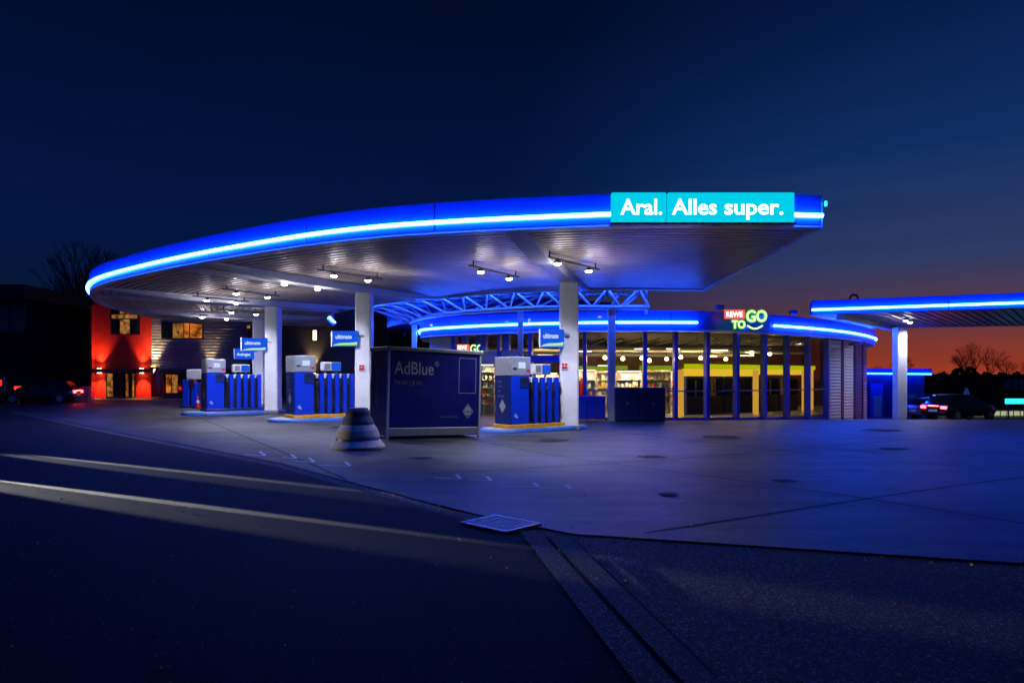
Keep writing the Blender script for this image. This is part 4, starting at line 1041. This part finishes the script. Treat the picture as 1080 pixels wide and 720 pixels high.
wall_lamp(107, 390.8, 620, 520, wc); wall_lamp(151.5, 390.8, 620, 520, wc); wall_lamp(163.5, 388.5, 900, 600, (1, .7, .36)); wall_lamp(222, 388, 230, 60, (1, .7, .36)); wall_lamp(332, 391, 420, 40, (1, .66, .3))
lamp('SPOT', 'up_light', (X(92), D+1.6, .5), 200, (1, .75, .3), RB, .06, (X(95.5), D+3.5, 5), 60, .8)
# red closed parasol by the door
t = thing('closed_parasol', 'red closed parasol standing beside the lit doorway of the red building', 'parasol', (X(166, 48), 48, 0))
MB().lathe([(.02, .3), (.36, .32), (.42, .7), (.38, 1.4), (.28, 1.9), (.12, 2.2), (.04, 2.4)], (0, 0, 0), 14).build('fabric', 'red', t); MB().cyl((0, 0, 0), .03, 2.5, 8).build('pole', 'grey', t)
MB().lathe([(.35, 0), (.35, .08)], (0, 0, 0), 16).build('base', 'concrete', t)
# bright little wall sign
t = MB().box(X(169), X(172.5), D-1.0, D-.92, Z(395), Z(389)).build('wall_sign', 'walllamp'); tag(t, 'tiny bright white sign hanging by the corner of the grey clad wall', 'sign')
M['white_small'] = glow('small_white_sign', (1, .95, .85), 1.6); t.data.materials[0] = M['white_small']
MB().bar((X(170.7), D-.96, Z(389)), (X(170.7), D-.96, Z(387)), .05).build('hanger', 'grey', t)

# left dark building
LB = thing('dark_building', 'dark flat-roofed building at the edge of the trees, nearly lost in the night', 'building')
d2 = 60
MB().box(wx(-190, d2), wx(33, d2), d2, d2+16, -.1, Z(318, d2)).build('wall', 'dkwall', LB)
MB().box(wx(-195, d2), wx(47, d2), d2-2.5, d2+16, Z(318, d2)+.002, Z(304, d2)).build('roof', 'dkgrey', LB)
for a, b in ((-30, -6), (-2, 10), (12, 27)): MB().box(wx(a, d2), wx(b, d2), d2-.06, d2-.002, Z(350, d2), Z(322, d2)).build('window', 'grey', LB)
# far blue neon marks at the left, red sign, white sign
d3 = 75
for (a, b, y0, y1, lab) in ((9, 25, 380, 376.5, 'far slanted blue neon line with a short upright, beneath the dark building'), (34, 47, 379.8, 377, 'far slanted blue neon line nearer the red building')):
    t = thing('neon_line', lab, 'neon light', (wx(a, d3), d3, 0))
    z0_, z1_ = Z(y0, d3), Z(y1, d3); w_ = wx(b, d3)-wx(a, d3)
    MB().tube([(0, 0, z0_), (w_*.4, 0, z0_+.35), (w_, 0, z1_)], .09, 6).build('tube', 'neondim', t)
    if a < 20: MB().tube([(w_*.35, 0, z0_+.4), (w_*.35, 0, z0_+1.1)], .08, 6).build('tube', 'neondim', t)
    MB().cyl((w_*.5, .15, -.05), .06, z0_+.2, 8).build('pole', 'black', t)
d4 = 52
t = thing('red_lit_sign', 'small rectangular red lit sign with two pale lines in the dark yard', 'sign', (wx(14.5, d4), d4, 0))
MB().box(0, .84, 0, .12, Z(417.5, d4), Z(407, d4), .02).build('box', 'redsmall', t)
text('NAHKAUF', .2, 'pink', t, (.08, -.008, Z(411.5, d4)), ext=.003, sx=.75, bold=.005) if False else text('HOTEL', .2, 'pink', t, (.12, -.008, Z(411.5, d4)), ext=.003, bold=.005)
text('OPEN', .2, 'pink', t, (.12, -.008, Z(416, d4)), ext=.003, bold=.005)
for x in (.15, .7): MB().box(x-.03, x+.03, .03, .09, -.05, Z(417.5, d4)).build('post', 'black', t)
t = thing('notice_board', 'pale-edged notice board with a red corner at the very edge of the dark yard', 'sign', (wx(-6, 45), 45, 0))
MB().box(0, .72, 0, .1, 0, 1.75, .02).build('board', 'dkgrey', t); MB().box(.6, .71, -.02, 0, .2, 1.7).build('pale_edge', 'ltgrey', t); MB().box(.3, .5, -.02, 0, 1.1, 1.5).build('red_panel', 'redsmall', t)
# fence at left
f = thing('yard_fence', 'low dark railing with pale posts in front of the red building corner', 'fence')
for k in range(12):
    x = wx(72+k*2.4, 46); MB().box(x-.025, x+.025, 45.97, 46.03, -.05, 1.0).build('post', 'grey', f)
MB().box(wx(71, 46), wx(99, 46), 45.97, 46.03, 1.001, 1.05).build('top_rail', 'grey', f)

# ------------------------------------------------------------------ trees
def tree(x, y, h, seed, label, spread=.55, depth=6, grp='bare trees'):
    r = random.Random(seed); z0 = gz(x, y)-.1
    t = thing('bare_tree', label, 'tree', (x, y, z0), 0, grp)
    trunk, crown = MB(), MB()
    def grow(p, d, L, rad, k):
        q = p+d*L; m = (p+q)/2+Vector((r.uniform(-1, 1), r.uniform(-1, 1), 0))*L*.06
        (trunk if k == 0 else crown).tube([p, m, q], rad, 7 if k < 2 else 4 if k < 4 else 3, cap=(k == 0), rr=[rad, rad*.85, rad*.66])
        if k >= depth: return
        nb = 3 if (k < 3 or r.random() < .55) else 2
        for i in range(nb):
            a = r.uniform(0, 6.28); e = r.uniform(.25, .75) if i else r.uniform(.05, .3)
            s = Vector((math.cos(a), math.sin(a), 0)); nd = (d+s*e*spread*1.6+Vector((0, 0, .12))).normalized()
            grow(q, nd, L*r.uniform(.66, .86), rad*.62, k+1)
    grow(Vector((0, 0, 0)), Vector((0, 0, 1)), h*.26, h*.018, 0)
    trunk.build('trunk', 'bark', t); crown.build('crown', 'bark', t); return t
tl = [(-46, 74, 14, 'tall bare tree behind the dark building roof, at its far end'), (-41.5, 68, 15.5, 'tallest bare tree between the dark building and the red one'), (-38.5, 78, 14, 'bare tree just behind the tallest one in the dark'), (-36, 70, 13, 'bare tree close to the red building corner'), (-50.5, 82, 15, 'bare tree showing above the dark flat roof')]
for i, (x, y, h, lab) in enumerate(tl): tree(x, y, h, 10+i, lab)
tr_ = [(1028, 120, 8.2, 'round-crowned bare tree standing against the red sunset'), (1018, 122, 6.8, 'smaller bare tree leaning into the round-crowned one'), (1043, 118, 7.0, 'wide bare tree on the outer side of the round-crowned one'), (1062, 125, 5.5, 'low bare tree at the edge of the sunset'), (950, 118, 6.0, 'bare tree behind the single white column'), (925, 110, 5.0, 'small bare tree between the shop end and the white column'), (1085, 116, 5.6, 'bare tree at the outermost edge of the sunset')]
for i, (px, y, h, lab) in enumerate(tr_): tree(wx(px, y), y, h+1.2, 40+i, lab, .8, 6 if i < 5 else 5, 'bare trees against the sunset')
# far wood as one mass
wd = MB(); r = random.Random(3)
for k in range(5200):
    D = r.uniform(125, 165); px = r.uniform(600, 1180); x = wx(px, D)
    top = 2.4+.6*math.sin(px*.045)+.5*math.sin(px*.13+1)+.4*math.sin(px*.4)
    z = r.uniform(-1.3, 1)*.5*(top+1.3)+.5*(top-1.3); z = -1.3+(top+1.3)*(r.random()**.6)
    s = r.uniform(.25, .7); a = r.uniform(0, 3.14); dx, dy = math.cos(a)*s, math.sin(a)*s
    wd.face([(x-dx, D-dy, z-s*.5), (x+dx, D+dy, z-s*.4), (x+dx*.6, D+dy*.6, z+s*.7), (x-dx*.4, D-dy*.4, z+s*.5)])
o = wd.build('distant_wood', 'leaf'); tag(o, 'dark distant wood along the horizon under the sunset', 'wood', kind='stuff')
wd = MB()
for k in range(5200):
    D = r.uniform(85, 120); px = r.uniform(-200, 640); x = wx(px, D)
    top = 8+2.0*math.sin(px*.05)+1.1*math.sin(px*.17+1)
    z = top*(r.random()**.7)
    s = r.uniform(.4, 1.1); a = r.uniform(0, 3.14); dx, dy = math.cos(a)*s, math.sin(a)*s
    wd.face([(x-dx, D-dy, z-s*.5), (x+dx, D+dy, z-s*.4), (x+dx*.6, D+dy*.6, z+s*.7), (x-dx*.4, D-dy*.4, z+s*.5)])
o = wd.build('distant_wood', 'leaf'); tag(o, 'black wood behind the buildings on the night side', 'wood', kind='stuff')

# ------------------------------------------------------------------ head lamp streaks of an unseen passing car, with added spots
def beam(a, b, h, power, deg, col=(1, .93, .78)):
    d = Vector((b[0]-a[0], b[1]-a[1], -h)); lamp('SPOT', 'headlight_and_added_beam', (a[0], a[1], h), power, col, None, .02, (b[0], b[1], 0), deg, .75)

beam((-16.4, 15.0), (-5.6, 9.2), .55, 17000, 3.6, (1, .97, .86))
beam((-18.4, 19.0), (-6.6, 12.2), .55, 12000, 3.2, (1, .97, .86))
beam((-16.8, 15.35), (-5.9, 9.75), .25, 110000, .6, (1, .98, .88))  # narrow spot added to draw a thin light trail reflection
beam((-18.6, 19.3), (-6.8, 12.6), .25, 60000, .45, (1, .98, .88))  # another added narrow spot, for the farther thin streak
beam((-15.5, 17.2), (2, 15.3), .8, 1900, 7)  # spot added to light the left side of the concrete cone

# ------------------------------------------------------------------ camera, world, sun
cam = bpy.data.cameras.new('camera'); co = bpy.data.objects.new('camera', cam); COL.objects.link(co); sc.camera = co
co.location = (0, 0, EYE); co.rotation_euler = (R(90), 0, 0)
cam.sensor_width = 36; cam.lens = 24; cam.shift_y = 38/1080; cam.clip_end = 5000; cam.clip_start = .05

w = bpy.data.worlds.new('World'); sc.world = w; w.use_nodes = True; nt = w.node_tree; nt.nodes.clear(); L = nt.links
out = nt.nodes.new('ShaderNodeOutputWorld'); bg = nt.nodes.new('ShaderNodeBackground'); sky = nt.nodes.new('ShaderNodeTexSky')
SUN_EL, SUN_AZ = R(-1.0), R(48)
sky.sky_type = 'NISHITA'; sky.sun_disc = False; sky.sun_elevation = max(SUN_EL, R(-1)); sky.sun_rotation = SUN_AZ; sky.air_density = 2.0; sky.dust_density = 3; sky.ozone_density = 5
# dusk tint by height above the horizon and by bearing to the sun
tc = nt.nodes.new('ShaderNodeTexCoord'); sep = nt.nodes.new('ShaderNodeSeparateXYZ'); L.new(tc.outputs['Generated'], sep.inputs[0])
def ramp(src, stops):
    r_ = nt.nodes.new('ShaderNodeValToRGB'); e = r_.color_ramp.elements
    while len(e) < len(stops): e.new(.5)
    for el, (p_, c_) in zip(e, stops): el.position = p_; el.color = (*c_, 1)
    L.new(src, r_.inputs[0]); return r_
dot = nt.nodes.new('ShaderNodeVectorMath'); dot.operation = 'DOT_PRODUCT'; L.new(tc.outputs['Generated'], dot.inputs[0]); dot.inputs[1].default_value = (math.sin(SUN_AZ), math.cos(SUN_AZ), 0)
def srgb(r_, g_, b_):
    f_ = lambda c: (c/255/12.92 if c/255 <= .04045 else ((c/255+.055)/1.055)**2.4); return (f_(r_), f_(g_), f_(b_))
# sun-side and night-side twilight
near = ramp(sep.outputs['Z'], [(0.0, srgb(160, 58, 32)), (.04, srgb(128, 54, 44)), (.085, srgb(82, 56, 72)), (.15, srgb(46, 58, 100)), (.28, srgb(16, 48, 100)), (.46, srgb(5, 26, 72)), (.75, srgb(3, 12, 44))])
farr = ramp(sep.outputs['Z'], [(0.0, srgb(20, 24, 44)), (.08, srgb(8, 24, 56)), (.2, srgb(3, 22, 66)), (.35, srgb(2, 15, 54)), (.6, srgb(1, 6, 24)), (1, srgb(1, 3, 14))])
mr = nt.nodes.new('ShaderNodeMapRange'); mr.interpolation_type = 'SMOOTHSTEP'; mr.inputs['From Min'].default_value = .60; mr.inputs['From Max'].default_value = .97
L.new(dot.outputs['Value'], mr.inputs['Value'])
mix = nt.nodes.new('ShaderNodeMix'); mix.data_type = 'RGBA'; L.new(mr.outputs['Result'], mix.inputs['Factor']); L.new(farr.outputs[0], mix.inputs['A']); L.new(near.outputs[0], mix.inputs['B'])
# faint streaks of cloud near the horizon
mp = nt.nodes.new('ShaderNodeMapping'); mp.inputs['Scale'].default_value = (2, 2, 26); L.new(tc.outputs['Generated'], mp.inputs['Vector'])
nz = nt.nodes.new('ShaderNodeTexNoise'); nz.inputs['Scale'].default_value = 1.6; nz.inputs['Detail'].default_value = 4; L.new(mp.outputs[0], nz.inputs['Vector'])
mr2 = nt.nodes.new('ShaderNodeMapRange'); mr2.inputs['From Min'].default_value = .35; mr2.inputs['From Max'].default_value = .65; mr2.inputs['To Min'].default_value = .93; mr2.inputs['To Max'].default_value = 1.03
L.new(nz.outputs['Fac'], mr2.inputs['Value'])
scl = nt.nodes.new('ShaderNodeVectorMath'); scl.operation = 'SCALE'; L.new(mix.outputs['Result'], scl.inputs[0]); L.new(mr2.outputs['Result'], scl.inputs['Scale'])
sks = nt.nodes.new('ShaderNodeVectorMath'); sks.operation = 'SCALE'; L.new(sky.outputs[0], sks.inputs[0]); sks.inputs['Scale'].default_value = .004
add = nt.nodes.new('ShaderNodeVectorMath'); add.operation = 'ADD'; L.new(scl.outputs[0], add.inputs[0]); L.new(sks.outputs[0], add.inputs[1])
L.new(add.outputs[0], bg.inputs['Color']); bg.inputs['Strength'].default_value = 1.0
L.new(bg.outputs[0], out.inputs['Surface'])

vs = sc.view_settings; vs.view_transform = 'Standard'; vs.look = 'None'; vs.exposure = 0; vs.gamma = 1; vs.use_curve_mapping = False
sc.render.engine = 'CYCLES'; cy_ = sc.cycles
cy_.use_denoising = True
try: cy_.denoiser = 'OPENIMAGEDENOISE'
except Exception: pass
cy_.max_bounces = 6; cy_.diffuse_bounces = 3; cy_.glossy_bounces = 3; cy_.transparent_max_bounces = 10
cy_.sample_clamp_indirect = 4; cy_.caustics_reflective = False; cy_.caustics_refractive = False
